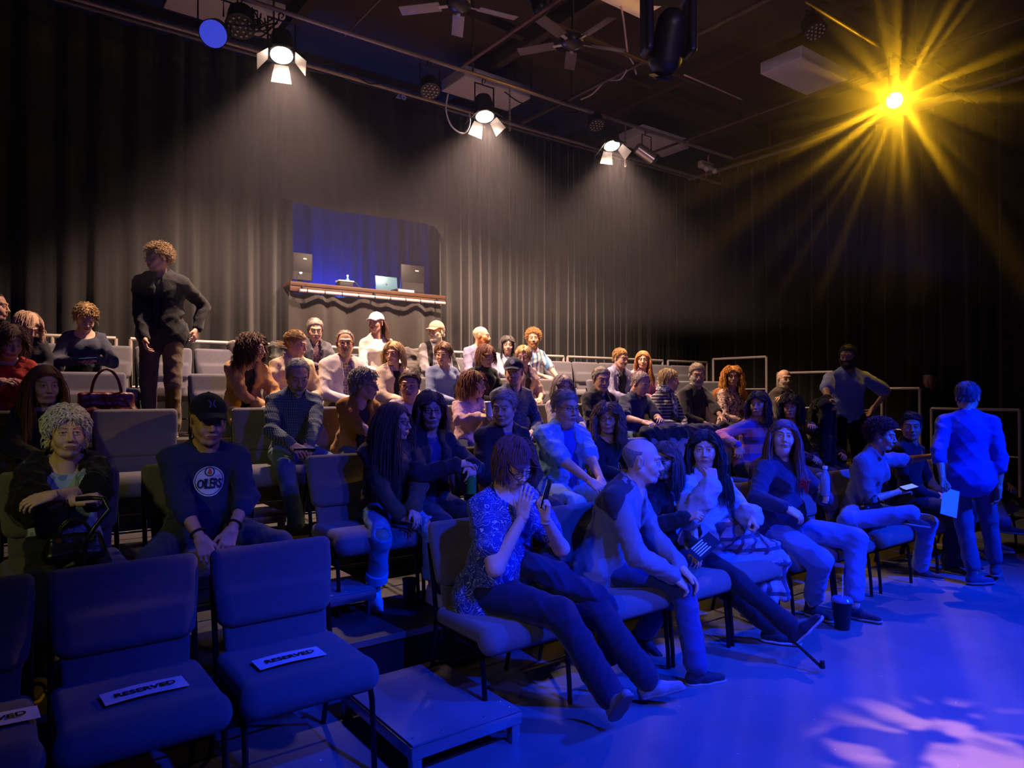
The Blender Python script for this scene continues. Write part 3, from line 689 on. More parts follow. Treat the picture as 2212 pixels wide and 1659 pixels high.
# hanging chains
for px, py, Y, lab in ((1101, 262, 7.1, 'short chain hanging right of the middle glowing lamp'), (1470, 372, 8.1, 'short chain hanging near the curtain corner'), (1352, 345, 7.1, 'thin safety chain by the silver lamp')):
    p = W(px, py - 22, Y=Y); m = MB(); n_ = int((ZP - p.z) / .036)
    for k in range(-n_, 7):
        a = [(.014 * math.cos(t), 0, .024 * math.sin(t) - .036 * k) if k % 2 else (0, .014 * math.cos(t), .024 * math.sin(t) - .036 * k) for t in np.linspace(0, 2 * PI, 9)]
        m.tube(a, .005, 5, False)
    tag(m.build('chain', M_PIPE, None, loc=p), lab, 'chain')
# big moving head hanging from the grid
p = W(1446, 84, D=5.3); e = empty('moving_light', p, R(-30), 'big black moving stage light hanging near the top centre', 'moving light')
F = Field((-.3, -.3, -.5), (.3, .3, .6), .012)
F.box((0, 0, .42), (.17, .14, .09), .03, 0.0); F.box((-.17, 0, .15), (.035, .09, .26), .03, .03); F.box((.17, 0, .15), (.035, .09, .26), .03, .03)
V, Q = F.mesh(); fmesh('yoke', V, Q, M_FIX, e)
q = Matrix.Rotation(R(35), 4, 'X'); F = Field((-.2, -.3, -.35), (.2, .3, .3), .011)
F.cap((0, 0, .12), (0, 0, -.12), .11, .13, .02)
V, Q = F.mesh(); V = V @ np.array(q.to_3x3()).T; hd = fmesh('lamp_head', V, Q, M_FIX, e)
MB().lathe([(0, -.255), (.1, -.262), (.105, -.25)], K=20, M=q).build('lens', mat('dark_lens', hx('303038'), .08, .2), e)
MB().cyl((0, 0, .5), (0, 0, ZP - p.z), .02, 8).build('clamp', M_FIX, e)
# second dark fixture cut by the top
p = W(1166, -2, Y=5.65); e = empty('moving_light', p, 0, 'small black moving stage light cut by the top edge', 'moving light')
F = Field((-.25, -.25, -.25), (.25, .25, .35), .014); F.cap((0, 0, .05), (0, -.02, -.06), .1, .09, .02); F.box((0, 0, .22), (.13, .1, .05), .03, .02); F.box((-.13, 0, .1), (.02, .05, .13), .015, .02); F.box((.13, 0, .1), (.02, .05, .13), .015, .02)
V, Q = F.mesh(); fmesh('housing', V, Q, M_FIX, e)
# ceiling fans
def fan(px, py, D, ph, lab, bc):
    p = W(px, py, D=D); e = empty('ceiling_fan', p, 0, lab, 'ceiling fan', 'ceiling fans')
    MB().lathe([(.0, -.07), (.05, -.065), (.11, -.03), (.13, .0), (.13, .05), (.06, .09), (.03, .11)], K=24).build('motor', mat('fan_motor', hx('4a4040'), .35, .5), e)
    MB().cyl((0, 0, .1), (0, 0, ZC - p.z), .014, 8).lathe([(.03, 0), (.07, .06), (.07, .1)], (0, 0, ZC - p.z - .1), 14).build('downrod', M_FIX, e)
    for k in range(5):
        a = ph + k * 2 * PI / 5; q = Matrix.Rotation(a, 4, 'Z') @ Matrix.Rotation(R(12), 4, 'X')
        b = MB().box(.2, .62, -.062, .062, -.004, .004, M=q).build('blade', mat('fan_blade' + lab[:9], bc, .5), e, bevel=.003)
        MB().box(.1, .22, -.018, .018, -.01, -.0045, M=q).build('blade_bracket', mat('fan_bracket', hx('b8a8a4'), .4, .4), b)
fan(992, 4, 6.9, R(-12), 'ceiling fan with pale blades at the top edge', hx('b09a94'))
fan(1238, 88, 7.5, R(-20), 'dark ceiling fan right of the rusty cross pipe', hx('6e5a54'))
# yellow moving light
YP = W(1936, 213, Y=3.78)
e = empty('yellow_spotlight', YP, 0, 'stage light glowing bright yellow at the upper right', 'stage light')
dq = Vector((-YP.x * .9, -YP.y, 1.2 - YP.z)); q = dq.to_track_quat('-Z', 'Y').to_matrix().to_4x4()
MB().lathe([(.06, .2), (.1, .16), (.1, -.04), (.11, -.06)], K=20, M=q).build('housing', M_FIX, e)
MB().lathe([(0, -.082), (.06, -.072), (.085, -.061)], K=20, M=q).build('lens', mat('yellow_lens', (1, .8, .2), .3, emit=(1, .62, .05), estr=60), e)
MB().tube([(-.12, 0, 0), (-.12, 0, ZP - YP.z - .08), (.12, 0, ZP - YP.z - .08), (.12, 0, 0)], .012, 6).build('yoke', M_FIX, e); clamp(e, ZP - YP.z - .08)

# ------------------------------------------------------------------ chairs
M_UPH = mat('chair_fabric', hx('6c6872'), 0.9, bump=(420, .5), noise=(60, .10), spec=.15, sheen=.2)
M_LEG = mat('chair_steel', hx('2c2b33'), 0.28, metal=0.8)
def make_chair():
    r = empty('audience_chair', (0, 0, 0))
    F = Field((-.32, -.36, .30), (.32, .30, .56), .0085)
    F.box((0, -.02, .435), (.268, .245, .05), .045, 0.0)
    F.cap((-.222, -.235, .41), (.222, -.235, .41), .062, .062, .03)
    V, Q = F.mesh(); fmesh('seat', V, Q, M_UPH, r)
    def tilt(V):
        a = R(11); V = V.copy(); y = V[:, 1].copy(); z = V[:, 2].copy()
        V[:, 1] = .19 + y * math.cos(a) + (z - .46) * math.sin(a); V[:, 2] = .46 + (z - .46) * math.cos(a) - y * math.sin(a)
        V[:, 0] *= np.interp(V[:, 2], [.45, .6, .8], [.9, .93, 1.0]); return V
    F = Field((-.32, -.1, .5), (.32, .1, 1.0), .0085); F.box((0, 0, .755), (.272, .036, .165), .034, 0.0); F.box((0, -.012, .66), (.24, .035, .08), .03, .03)
    V, Q = F.mesh(); back = fmesh('backrest', tilt(V), Q, M_UPH, r)
    F = Field((-.3, -.08, .42), (.3, .08, .66), .0085); F.box((0, .002, .535), (.25, .022, .085), .018, 0.0)
    V, Q = F.mesh(); fmesh('lower_back_panel', tilt(V), Q, M_UPH, r)
    for s in (-1, 1):
        x = s * .262
        MB().tube([(x, -.25, 0), (x, -.245, .1), (x, -.225, .30), (x, -.20, .36), (x, -.14, .382), (x, .0, .385)], .0125, 8).build('leg', M_LEG, r)
        MB().tube([(x * .98, .30, 0), (x * .98, .25, .2), (x * .98, .215, .42), (x * .98, .24, .55), (x * .98, .292, .80)], .0125, 8).build('leg', M_LEG, r)
    f = MB()
    f.cyl((-.25, -.12, .37), (.25, -.12, .37), .01, 6).cyl((-.25, .16, .37), (.25, .16, .37), .01, 6)
    for s in (-1, 1): f.cyl((s * .25, -.0, .385), (s * .257, .215, .40), .0115, 6)
    f.cyl((-.258, .262, .16), (.258, .262, .16), .008, 6)
    f.build('frame', M_LEG, r)
    return r
CH0 = [None]
def place_chair(x, row, lab, rz=0.0, dy=0.0):
    loc = (x, ROWY[row] - .30 + dy, TZ[row])
    if CH0[0] is None: CH0[0] = c = make_chair()
    else: c = copy_tree(CH0[0])
    c.location = loc; c.rotation_euler = (0, 0, rz)
    return tag(c, lab, 'chair', 'grey audience chairs in rows')

# thin haze hanging under the ceiling
hz = bpy.data.materials.new('haze'); hz.use_nodes = True; t_ = hz.node_tree; t_.nodes.remove(t_.nodes['Principled BSDF'])
vs = t_.nodes.new('ShaderNodeVolumeScatter'); vs.inputs['Color'].default_value = (0.9, 0.85, 1, 1); vs.inputs['Density'].default_value = 0.008; vs.inputs['Anisotropy'].default_value = 0.35
t_.links.new(vs.outputs[0], t_.nodes['Material Output'].inputs['Volume'])
o = MB().box(-1.0, 11.9, 2.2, 10.6, 2.5, 6.49).build('stage_haze', hz, None, 0); tag(o, 'thin stage haze hanging in the air under the ceiling', 'haze', kind='stuff')

hz2 = hz.copy(); t_ = hz2.node_tree; vs = t_.nodes['Volume Scatter']; vs.inputs['Anisotropy'].default_value = 0.2
tc = t_.nodes.new('ShaderNodeTexCoord'); ln = t_.nodes.new('ShaderNodeVectorMath'); ln.operation = 'LENGTH'; t_.links.new(tc.outputs['Object'], ln.inputs[0])
mr = t_.nodes.new('ShaderNodeMapRange'); mr.inputs['From Min'].default_value = 1.6; mr.inputs['From Max'].default_value = 0.0; mr.inputs['To Min'].default_value = 0; mr.inputs['To Max'].default_value = 1
pw = t_.nodes.new('ShaderNodeMath'); pw.operation = 'POWER'; pw.inputs[1].default_value = 2.2; ml = t_.nodes.new('ShaderNodeMath'); ml.operation = 'MULTIPLY'; ml.inputs[1].default_value = 0.75
t_.links.new(ln.outputs['Value'], mr.inputs['Value']); t_.links.new(mr.outputs[0], pw.inputs[0]); t_.links.new(pw.outputs[0], ml.inputs[0]); t_.links.new(ml.outputs[0], vs.inputs['Density'])
bm = bmesh.new(); bmesh.ops.create_icosphere(bm, subdivisions=3, radius=1.6); me = bpy.data.meshes.new('glow_haze'); bm.to_mesh(me); bm.free()  # haze sphere added to form the glow round the yellow lamp
o = link('glow_haze', me, hz2, None, 180, YP); tag(o, 'added puff of denser haze making the glow round the yellow stage light', 'haze', kind='stuff')
# ------------------------------------------------------------------ people: templates
def smooth01(x): x = np.clip(x, 0, 1); return x * x * (3 - 2 * x)
def head_template(h, male, full=0.0, closed=False):
    F = Field((-.11, -.15, -.24), (.11, .14, .135), h)
    jw = .060 if male else .054
    F.ell((0, .016, .028), (.075, .096, .082), 0)
    F.ell((0, -.024, -.038), (jw + .006 * full, .066, .083), .03)
    F.ell((0, -.045, -.085), (jw * .72 + .01 * full, .042, .036), .02)
    F.cap((0, -.072, -.107), (0, -.070, -.105), .018 if male else .014, None, .018)
    for s in (-1, 1):
        F.cap((s * .040, -.055, -.034), (s * .034, -.066, -.048), .024 + .006 * full, None, .022)
        F.cap((s * .014, -.088, .018), (s * .042, -.074, .018), .010 if male else .007, None, .016)
        F.ell((s * .031, -.099, -.006), (.020, .016, .012), .014, 'sub')
        F.cap((s * (jw - .006), .0, -.06), (s * .03, -.055, -.105), .018, .014, .022)
    F.cap((0, -.086, .008), (0, -.108, -.036), .0075, .0105, .012)
    F.ell((0, -.112, -.040), (.011, .009, .009), .006)
    for s in (-1, 1):
        F.ell((s * .0125, -.099, -.044), (.0075, .010, .0075), .006)
        F.ell((s * .0060, -.106, -.051), (.003, .004, .003), .003, 'sub')
    F.ell((0, -.088, -.074), (.028, .010, .016), .012)
    F.ell((0, -.0955, -.0705), (.023, .0065, .0050), .004)
    F.ell((0, -.0935, -.0805), (.020, .0075, .0058), .004)
    F.cap((-.024, -.094, -.0755), (.024, -.094, -.0755), .0018, None, .003, 'sub')
    for s in (-1, 1):
        F.ell((s * .031, -.0765, -.0055), (.0135, .0125, .0125), .003)
        F.cap((s * .020, -.0885, .0015), (s * .042, -.0850, .0015), .0040, None, .004)
        F.cap((s * .021, -.0865, -.0135), (s * .041, -.0835, -.0135), .0035, None, .005)
        c = math.cos(.35); q = math.sin(.35)
        Mx = [[c * 1, q * s, 0], [-q * s, c, 0.15], [0, -.15, 1]]
        F.ell((s * .077, .012, -.012), (.0065, .019, .031), .006, M=Mx)
        F.ell((s * .083, .008, -.010), (.004, .009, .017), .004, 'sub', M=Mx)
        F.ell((s * .076, .006, -.036), (.006, .008, .009), .004)
    F.cap((0, .018, -.05), (0, .030, -.22), .054 if male else .046, .058 if male else .050, .03)
    if full > 0: F.ell((0, -.03, -.125), (.045, .045, .025 + .012 * full), .03)
    V, Q = F.mesh(); N = vnormals(V, Q)
    mark = np.zeros((len(V), 4), np.float32)
    x, y, z = V[:, 0], V[:, 1], V[:, 2]; ax = np.abs(x)
    def paint(m, c, a): 
        m = np.clip(m, 0, 1)[:, None]; mark[:, :3] = mark[:, :3] * (1 - m) + np.array(c) * m; mark[:, 3:] = np.maximum(mark[:, 3:], a * m)
    eye = (y < -.06) & (((ax - .031) / .0120) ** 2 + ((z + .0062) / .0046) ** 2 < 1) & (not closed)
    paint(eye.astype(float), (.62, .58, .56), .9)
    iris = (y < -.06) & ((ax - .031) ** 2 + ((z + .0058) * 1.15) ** 2 < .0052 ** 2) & (not closed)
    paint(iris.astype(float), (.03, .022, .018), 1.0)
    lash = (y < -.06) & (np.abs(ax - .031) < .0135) & (np.abs(z - ((.0004 - 24 * (ax - .031) ** 2) if not closed else (-.0105 + 16 * (ax - .031) ** 2))) < .0016)
    paint(lash.astype(float), (.03, .02, .015), .8)
    brow = (y < -.055) & (np.abs(ax - .031) < .018) & (np.abs(z - (.0190 + .05 * (ax - .02) - 9 * (ax - .036) ** 2)) < .0032)
    paint(brow.astype(float), (.07, .045, .03), .75)
    lip = (y < -.088) & ((x / .023) ** 2 + ((z + .0755) / .0105) ** 2 < 1)
    paint(lip.astype(float), (.36, .10, .09), .75)
    ml = (y < -.08) & (ax < .023) & (np.abs(z + .0755) < .0014)
    paint(ml.astype(float), (.06, .015, .012), .9)
    cheek = np.exp(-(((ax - .04) / .018) ** 2 + ((z + .035) / .018) ** 2)) * (y < -.04)
    paint(cheek * .9, (.55, .22, .17), .22)
    return V, Q, N, mark
HT = {}
def head_t(h, male, full, closed=False):
    k = (h, male, full, closed)
    if k not in HT: HT[k] = head_template(h, male, full)
    return HT[k]
HAND = {}
def hand_t(h, pose):
    if (h, pose) in HAND: return HAND[(h, pose)]
    cur = {'relax': (22, 28, 18), 'grip': (58, 68, 35), 'fist': (78, 92, 50), 'flat': (6, 8, 5), 'spread': (14, 14, 8), 'pinch': (45, 50, 20)}[pose]
    F = Field((-.03, -.08, -.11), (.21, .09, .05), h)
    kn = [(.086, .031), (.091, .010), (.087, -.011), (.079, -.031)]; ln = [.070, .079, .073, .057]; rr = [.0088, .0090, .0086, .0076]
    F.cap((-.03, 0, 0), (.012, 0, 0), .0245, .024, .01)
    for (kx, ky), r in zip(kn, rr): F.cap((.005, ky * .6, 0), (kx - .004, ky, 0), .0165, .0115, .012)
    F.cap((.015, .018, -.004), (.05, .030, -.006), .016, .013, .014)
    for i, ((kx, ky), L, r) in enumerate(zip(kn, ln, rr)):
        p = np.array([kx, ky, 0.0]); a = 0.0; sp = R([5, 1, -3, -8][i] * (2.2 if pose == 'spread' else 1)) 
        for j, (fr, cu) in enumerate(zip((.45, .30, .25), cur)):
            a += R(cu * (1 + .10 * i * (pose != 'flat')))
            q = p + L * fr * np.array([math.cos(a) * math.cos(sp), math.cos(a) * math.sin(sp), -math.sin(a)])
            F.cap(p, q, r * (1 - .08 * j), r * (.92 - .10 * j), .0045 if j else .008); p = q
    th = {'relax': ((.060, .052, -.014), (.084, .060, -.024)), 'grip': ((.058, .046, -.034), (.076, .030, -.050)), 'fist': ((.062, .036, -.034), (.082, .012, -.044)),
          'flat': ((.056, .060, -.006), (.080, .074, -.010)), 'spread': ((.050, .066, -.008), (.072, .086, -.012)), 'pinch': ((.062, .042, -.032), (.090, .034, -.042))}[pose]
    F.cap((.018, .022, -.006), th[0], .0145, .0105, .010); F.cap(th[0], th[1], .0103, .0085, .005)
    HAND[(h, pose)] = F.mesh(); return HAND[(h, pose)]
SHOE = {}
def shoe_t(kind):
    if kind in SHOE: return SHOE[kind]
    F = Field((-.07, -.24, -.12), (.07, .12, .16), .006)
    F.cap((0, .035, -.062), (0, -.05, -.064), .030, .034, .02); F.cap((0, -.05, -.066), (0, -.150, -.074), .036, .026, .03)
    F.cap((0, .02, -.06), (0, .01, -.005 if kind != 'boot' else .10), .036, .038, .02)
    F.box((0, 0, -.14), (.2, .4, .045), .0, .0, 'sub')
    U = F.mesh()
    G = Field((-.07, -.24, -.12), (.07, .12, -.04), .006)
    G.cap((0, .030, -.082), (0, -.05, -.082), .037, .040, .02); G.cap((0, -.05, -.082), (0, -.152, -.082), .040, .033, .02)
    G.box((0, 0, -.016), (.2, .4, .062), 0, .004, 'sub'); G.box((0, 0, -.146), (.2, .4, .05), 0, .004, 'sub')
    S = G.mesh()
    SHOE[kind] = (U, S); return SHOE[kind]

def basis(f, u):      # columns: left, back(-f), up  -> rows used by Field M
    u = np.array(u, float); u /= np.linalg.norm(u); f = np.array(f, float); f = f - (f @ u) * u; f /= np.linalg.norm(f)
    s = np.cross(u, -f) * -1; s = np.cross(f, u) * -1
    return f, s, u
def ik(a, t, l1, l2, pole):
    a = np.array(a, float); t = np.array(t, float); d = t - a; L = np.linalg.norm(d); mx = (l1 + l2) * .995
    if L > mx: t = a + d * mx / L; d = t - a; L = mx
    if L < abs(l1 - l2) + .02: L = abs(l1 - l2) + .02
    u = d / (np.linalg.norm(d) + 1e-9); p = np.array(pole, float); p = p - (p @ u) * u; p /= np.linalg.norm(p) + 1e-9
    x = (l1 ** 2 - l2 ** 2 + L ** 2) / (2 * L); y = math.sqrt(max(l1 ** 2 - x * x, 0))
    return a + u * x + p * y, t
def rotm(yaw, pitch, roll):
    M = Matrix.Rotation(R(yaw), 4, 'Z') @ Matrix.Rotation(R(pitch), 4, 'X') @ Matrix.Rotation(R(roll), 4, 'Y')
    return np.array(M.to_3x3())
def wrinkle(V, N, amp, seed, fs=1.0):
    r = np.random.RandomState(seed); d = np.zeros(len(V))
    for k in range(5):
        v = r.normal(size=3); v[2] *= 1.5; v /= np.linalg.norm(v); f = r.uniform(28, 75) * fs; w = r.normal(size=3); w /= np.linalg.norm(w)
        ph = V @ v * f + 1.7 * np.sin(V @ w * 17 + r.uniform(0, 6)) + r.uniform(0, 6)
        d += (1 - np.abs(np.sin(ph * .5))) ** 2 - .33
    return V + N * (amp * d)[:, None]

LINE_Y = [-.12, -.085, -.070, -.050, -.030, -.012, .004, .030, .045, .13]
LINE = {'f': [.070, .060, .052, .030, .004, -.020, .015, .018, -.070, -.085], 'm': [.078, .066, .058, .046, .018, -.012, .018, .020, -.055, -.068],
        'rec': [.105, .100, .094, .078, .040, -.008, .018, .020, -.055, -.070], 'bald': [.2, .2, .2, .2, .2, .09, .034, .026, -.045, -.060]}
def hmask(V, line):
    m = V[:, 2] - np.interp(V[:, 1], LINE_Y, LINE[line])
    if line == 'bald': m = np.minimum(m, .045 - V[:, 2] + .25 * (V[:, 1] - .05).clip(0))
    return m
def shell(V, Q, N, m, thick, noise, seed, edge=.02):
    keep = m > -.004; fk = keep[Q].all(1); Qk = Q[fk]; used = np.unique(Qk); mp = -np.ones(len(V), int); mp[used] = np.arange(len(used))
    P = V[used]; n = N[used]; a = smooth01((m[used] + .004) / edge); r = np.random.RandomState(seed)
    d = thick * a
    if noise:
        q = np.zeros(len(P))
        for k in range(6):
            v = r.normal(size=3); v /= np.linalg.norm(v); q += np.sin(P @ v * r.uniform(70, 190) + r.uniform(0, 6))
        d = d + a * noise * q / 3
    return P + n * (d + .0012)[:, None], mp[Qk]
def strands(V, N, m, style, seed, n, Rm, c, gz, parts):
    # grow clumps of hair: head-local start, world-vertical fall
    r = np.random.RandomState(seed); st = style
    cand = np.where((m > .006) & (V[:, 2] > st.get('zmin', -.06)))[0]
    idx = r.choice(cand, n); P = V[idx] * 1.0; nn = N[idx]
    M = st.get('seg', 9); L = st['len'] * r.uniform(.75, 1.1, n); step = L / (M - 1)
    down = Rm.T @ np.array([0, 0, -1.0])
    px = P[:, 0] - st.get('part', 0.0)
    flow = np.stack([np.sign(px) * st.get('side', .8), np.full(n, st.get('back', .3)), np.full(n, -.1)], 1) + r.normal(size=(n, 3)) * st.get('rnd', .15)
    path = [P + nn * .003]; cur = path[0].copy(); rad = st.get('vol', .012) * r.uniform(.5, 1.2, n)
    d = flow.copy(); jit = r.uniform(0, 1, n); wob = r.normal(size=(n, 3)) * .035
    for i in range(1, M):
        t = i / (M - 1)
        d = d + down * st.get('grav', .55) * (1 + t) + wob * (1 if st['len'] > .12 else 0) + r.normal(size=(n, 3)) * .03
        d = d / np.linalg.norm(d, axis=1, keepdims=True)
        cur = cur + d * step[:, None]
        if st.get('hug'):
            e = np.array((.075, .096, .082)) + rad[:, None] * .6 + .004 + .010 * t * r.uniform(.2, 1, n)[:, None]; c0 = np.array((0, .016, .028)); p = (cur - c0) / e; q = np.linalg.norm(p, axis=1, keepdims=True); up_ = (cur[:, 2] > -.03)[:, None]; cur = np.where(up_, p / q * e + c0, cur)
        # stay outside the skull and face
        for (cc, rr) in (((0, .016, .028), (.075, .096, .082)), ((0, -.02, -.05), (.060, .062, .085))) + tuple(st.get('coll', ())):
            e = np.array(rr)[None] + rad[:, None] * (1 + .6 * jit[:, None] * t) + .004; p = (cur - np.array(cc)) / e; q = np.linalg.norm(p, axis=1); ins = q < 1
            cur[ins] = (p[ins] / q[ins][:, None]) * e[ins] + np.array(cc)
        fz = (cur[:, 1] < -.035) & (cur[:, 2] < .045) & (np.abs(cur[:, 0]) < .066)      # keep the face clear
        if not st.get('bangs'): cur[fz, 0] = np.where(cur[fz, 0] >= 0, 1, -1) * (.066 + .012 * jit[fz])
        d = cur - path[-1]; d /= np.linalg.norm(d, axis=1, keepdims=True) + 1e-9
        path.append(cur.copy())
    P = np.stack(path, 1)
    if not st.get('bangs'): P[:, :, 1] = np.where((P[:, :, 2] < .035) & (P[:, :, 2] > -.14) & (np.abs(P[:, :, 0]) < .095), np.maximum(P[:, :, 1], -.034), P[:, :, 1])
    if st.get('curl'):
        A, fr = st['curl']; ph = r.uniform(0, 6, n)[:, None]; t = np.linspace(0, 1, M)[None, :]
        aa = A * smooth01(t * 3)
        P[:, :, 0] += aa * np.cos(ph + fr * t); P[:, :, 1] += aa * np.sin(ph + fr * t); P[:, :, 2] += aa * .5 * np.sin(2 * ph + fr * t)
    wv = .36 * st.get('w', .006) * r.uniform(.7, 1.3, n)
    prof = np.interp(np.linspace(0, 1, M), [0, .15, .7, 1], [.6, 1, .9, .15])
    return tubes(P, wv[:, None] * prof[None], 5)
HS = {  # hair styles: hairline, shell thickness, shell noise, strand settings
    'short': ('m', .010, .002, dict(hug=1, len=.045, side=.25, back=.9, grav=.15, w=.0045, seg=5, vol=.010, bangs=1), 170),
    'recede': ('rec', .006, .001, dict(hug=1, len=.035, side=.3, back=.9, grav=.2, w=.004, seg=5, vol=.006, bangs=1), 130),
    'bald': ('bald', .0022, .0006, None, 0),
    'curlyshort': ('m', .015, .005, dict(len=.04, side=.3, back=.3, rnd=.8, grav=.05, w=.0065, seg=8, vol=.014, curl=(.007, 9), bangs=1), 300),
    'pixie': ('f', .016, .003, dict(hug=1, len=.07, side=.8, back=.5, rnd=.3, grav=.3, w=.0062, seg=7, vol=.016, bangs=1, part=.02), 230),
    'fluffy': ('f', .018, .004, dict(hug=1, len=.055, side=.6, back=.8, rnd=.6, grav=.15, w=.008, seg=7, vol=.022, curl=(.005, 6), bangs=1), 330),
    'bob': ('f', .012, .001, dict(len=.19, side=1.0, back=.1, rnd=.12, grav=.6, w=.0065, vol=.014, part=.015, zmin=-.02), 300),
    'shag': ('f', .014, .003, dict(len=.16, side=.9, back=.2, rnd=.3, grav=.5, w=.0075, vol=.018, curl=(.006, 5), part=.01, zmin=-.03), 280),
    'shoulder': ('f', .010, .002, dict(len=.27, side=.8, back=.3, rnd=.15, grav=.55, w=.007, vol=.018, curl=(.006, 6), seg=11, zmin=-.02), 300),
    'long': ('f', .009, .001, dict(len=.44, side=.7, back=.35, rnd=.08, grav=.7, w=.0075, vol=.008, seg=13, zmin=-.03), 400),
    'longwavy': ('f', .011, .002, dict(len=.40, side=.7, back=.3, rnd=.15, grav=.65, w=.0078, vol=.012, curl=(.007, 9), seg=15, zmin=-.03), 380),
    'longcurly': ('f', .016, .004, dict(len=.34, side=1.0, back=.3, rnd=.3, grav=.5, w=.0085, vol=.020, curl=(.011, 16), seg=18, zmin=-.03), 380),
    'updo': ('f', .010, .002, dict(hug=1, len=.13, side=.1, back=1.0, rnd=.10, grav=.0, w=.0055, vol=.008, seg=7, part=.01), 220),
}
BODYN = [0]; SEATED = []
def person(px, py, row=None, **k):
    """one seated or standing figure whose head top is seen at (px, py)"""
    BODYN[0] += 1; seed = BODYN[0] * 7 + 3; G = k.get
    near = G('near', row is not None and row <= 1); h = .0115 if near else .0155; hh = .0030 if near else .0044; hd = .0036 if near else .0055
    male = G('male', True); fat = G('fat', 0.0); stand = G('stand', False)
    z0 = G('z0', TZ[row] if row is not None else 0.0)
    hipY = G('Y', (ROWY[row] - .24) if row is not None else None)
    ang = math.degrees(math.atan2(px - CX, FX))
    byaw = G('yaw', 0.0); lean = R(G('lean', 4)); side = R(G('side', 0)); tw = G('tw', 0)
    hyaw = max(-85 , min(85, G('look', 0) - 36.7 - ang - byaw)); pitch = G('pitch', 4); roll = G('roll', 0)
    def pose(s):
        sp = np.array([math.sin(side), -math.sin(lean), math.cos(lean) * math.cos(side)]); sp /= np.linalg.norm(sp)
        hip = np.array([0, 0, (.48 + .085 * s) if not stand else .93 * s])
        if G('hipdrop'): hip[2] -= G('hipdrop')
        nb = hip + sp * .495 * s
        uph = sp * .6 + np.array([0, -.12 if not stand else -.08, .6]); uph /= np.linalg.norm(uph)
        Rm = rotm(hyaw, pitch, roll)
        hc = nb + uph * .125 * s + np.array([0, -.012, 0]) + Rm @ np.array([0, -.025, .02])
        return sp, hip, nb, hc, Rm
    hs = G('hs', 1.05 if male else 1.0)
    r0 = np.array(ray(px, py)); cy, sy = math.cos(R(byaw)), math.sin(R(byaw))
    s = G('s', 1.0)
    for it in range(12):
        sp, hip, nb, hc, Rm = pose(s)
        hx_, hy_ = hc[0] * cy - hc[1] * sy, hc[0] * sy + hc[1] * cy
        hY = hipY + hy_; t = hY / r0[1]; X = r0[0] * t - hx_; ztop = CAMZ + r0[2] * t
        have = z0 + hc[2] + .118 * hs + G('hh', .008)
        if G('fix_s'): break
        s *= 1 + (ztop - have) / (have - z0) * 1.0
        s = min(max(s, .84), 1.17)
    hipX = X
    root_loc = Vector((hipX, hipY, z0)); rz = R(byaw)
    Mw = Matrix.Translation(root_loc) @ Matrix.Rotation(rz, 4, 'Z'); Mi = Mw.inverted()
    def loc(p, default):
        if p is None: return np.array(default, float)
        if isinstance(p, Vector): return np.array(Mi @ p)
        return np.array(p, float) * (1.0)
    # ---- joints
    F0 = np.array([0, -1, 0.]); f, sx, up = None, None, sp
    tR = np.array(Matrix.Rotation(R(tw), 3, 'Z')); sx = tR @ np.array([1, 0, 0.]); sx = sx - (sx @ up) * up; sx /= np.linalg.norm(sx); fw = np.cross(sx, up) * 1.0
    if fw @ (tR @ F0) < 0: fw = -fw
    wS = (.172 if male else .150) * s * (1 + .10 * fat); wH = .088 * s
    chest = hip + up * .33 * s; waist = hip + up * .15 * s
    sh = {1: nb - up * .078 * s + sx * wS, -1: nb - up * .078 * s - sx * wS}
    hp = {1: hip + np.array([wH, -.02, 0]), -1: hip + np.array([-wH, -.02, 0])}
    TH, SN, UA, FA = .43 * s, .41 * s, .285 * s, .255 * s
    if stand:
        an = {1: loc(G('fl'), (.11, -.02, .09)), -1: loc(G('fr'), (-.11, .02, .09))}
        wr = {1: loc(G('hl'), (.30, -.04, .80 * s)), -1: loc(G('hr'), (-.30, -.04, .80 * s))}
    else:
        an = {1: loc(G('fl'), (.12, -.44, .09)), -1: loc(G('fr'), (-.12, -.44, .09))}
        wr = {1: loc(G('hl'), (.05, -.30, .66)), -1: loc(G('hr'), (-.05, -.31, .65))}
    if G('arms') == 'crossed': wr = {1: nb + np.array([-.10, -.22, -.26]), -1: nb + np.array([.10, -.25, -.28])}
    if G('arms') == 'clasp': wr = {1: np.array([.045, -.36, .70]), -1: np.array([-.05, -.37, .69])}
    if G('arms') == 'phone': wr = {1: np.array([.06, -.34, .74]), -1: np.array([-.07, -.33, .73])}
    kn = {}; el = {}
    for q in (1, -1):
        kn[q], an[q] = ik(hp[q], an[q], TH, SN, G('kp_l' if q == 1 else 'kp_r', (q * G('splay', .15), -1, .9 if not stand else .05)))
        if not stand and kn[q][2] < .47: pass
        pl = G('el_l' if q == 1 else 'el_r', (q * .8, .35, -.6))
        el[q], wr[q] = ik(sh[q], wr[q], UA, FA, pl)
    B = [list(sx), list(-fw), list(up)]
    lo = np.min([hip, nb, hc, *sh.values(), *kn.values(), *an.values(), *el.values(), *wr.values()], 0) - .22 - .08 * fat
    hi = np.max([hip, nb, hc, *sh.values(), *kn.values(), *an.values(), *el.values(), *wr.values()], 0) + .22 + .05 * fat
    lo[2] = max(lo[2], -.02)
    def torso(F, g, kk=.05):
        wd = 1 + .16 * fat
        F.ell(hip + up * .02, ((.165 + .0) * s * wd + g, .115 * s * wd + g, .12 * s + g), kk, M=B)
        F.ell(waist + fw * .02 * fat, (.138 * s * wd + g, (.098 + .035 * fat) * s + g, .13 * s + g), kk, M=B)
        F.ell(chest, ((.158 if male else .142) * s * (1 + .08 * fat) + g, .108 * s * (1 + .10 * fat) + g, .165 * s + g), kk, M=B)
        for q in (1, -1): F.cap(sh[q] - sx * q * .02, nb + up * .005, .046 * s + g, .040 * s + g * .7, .03)
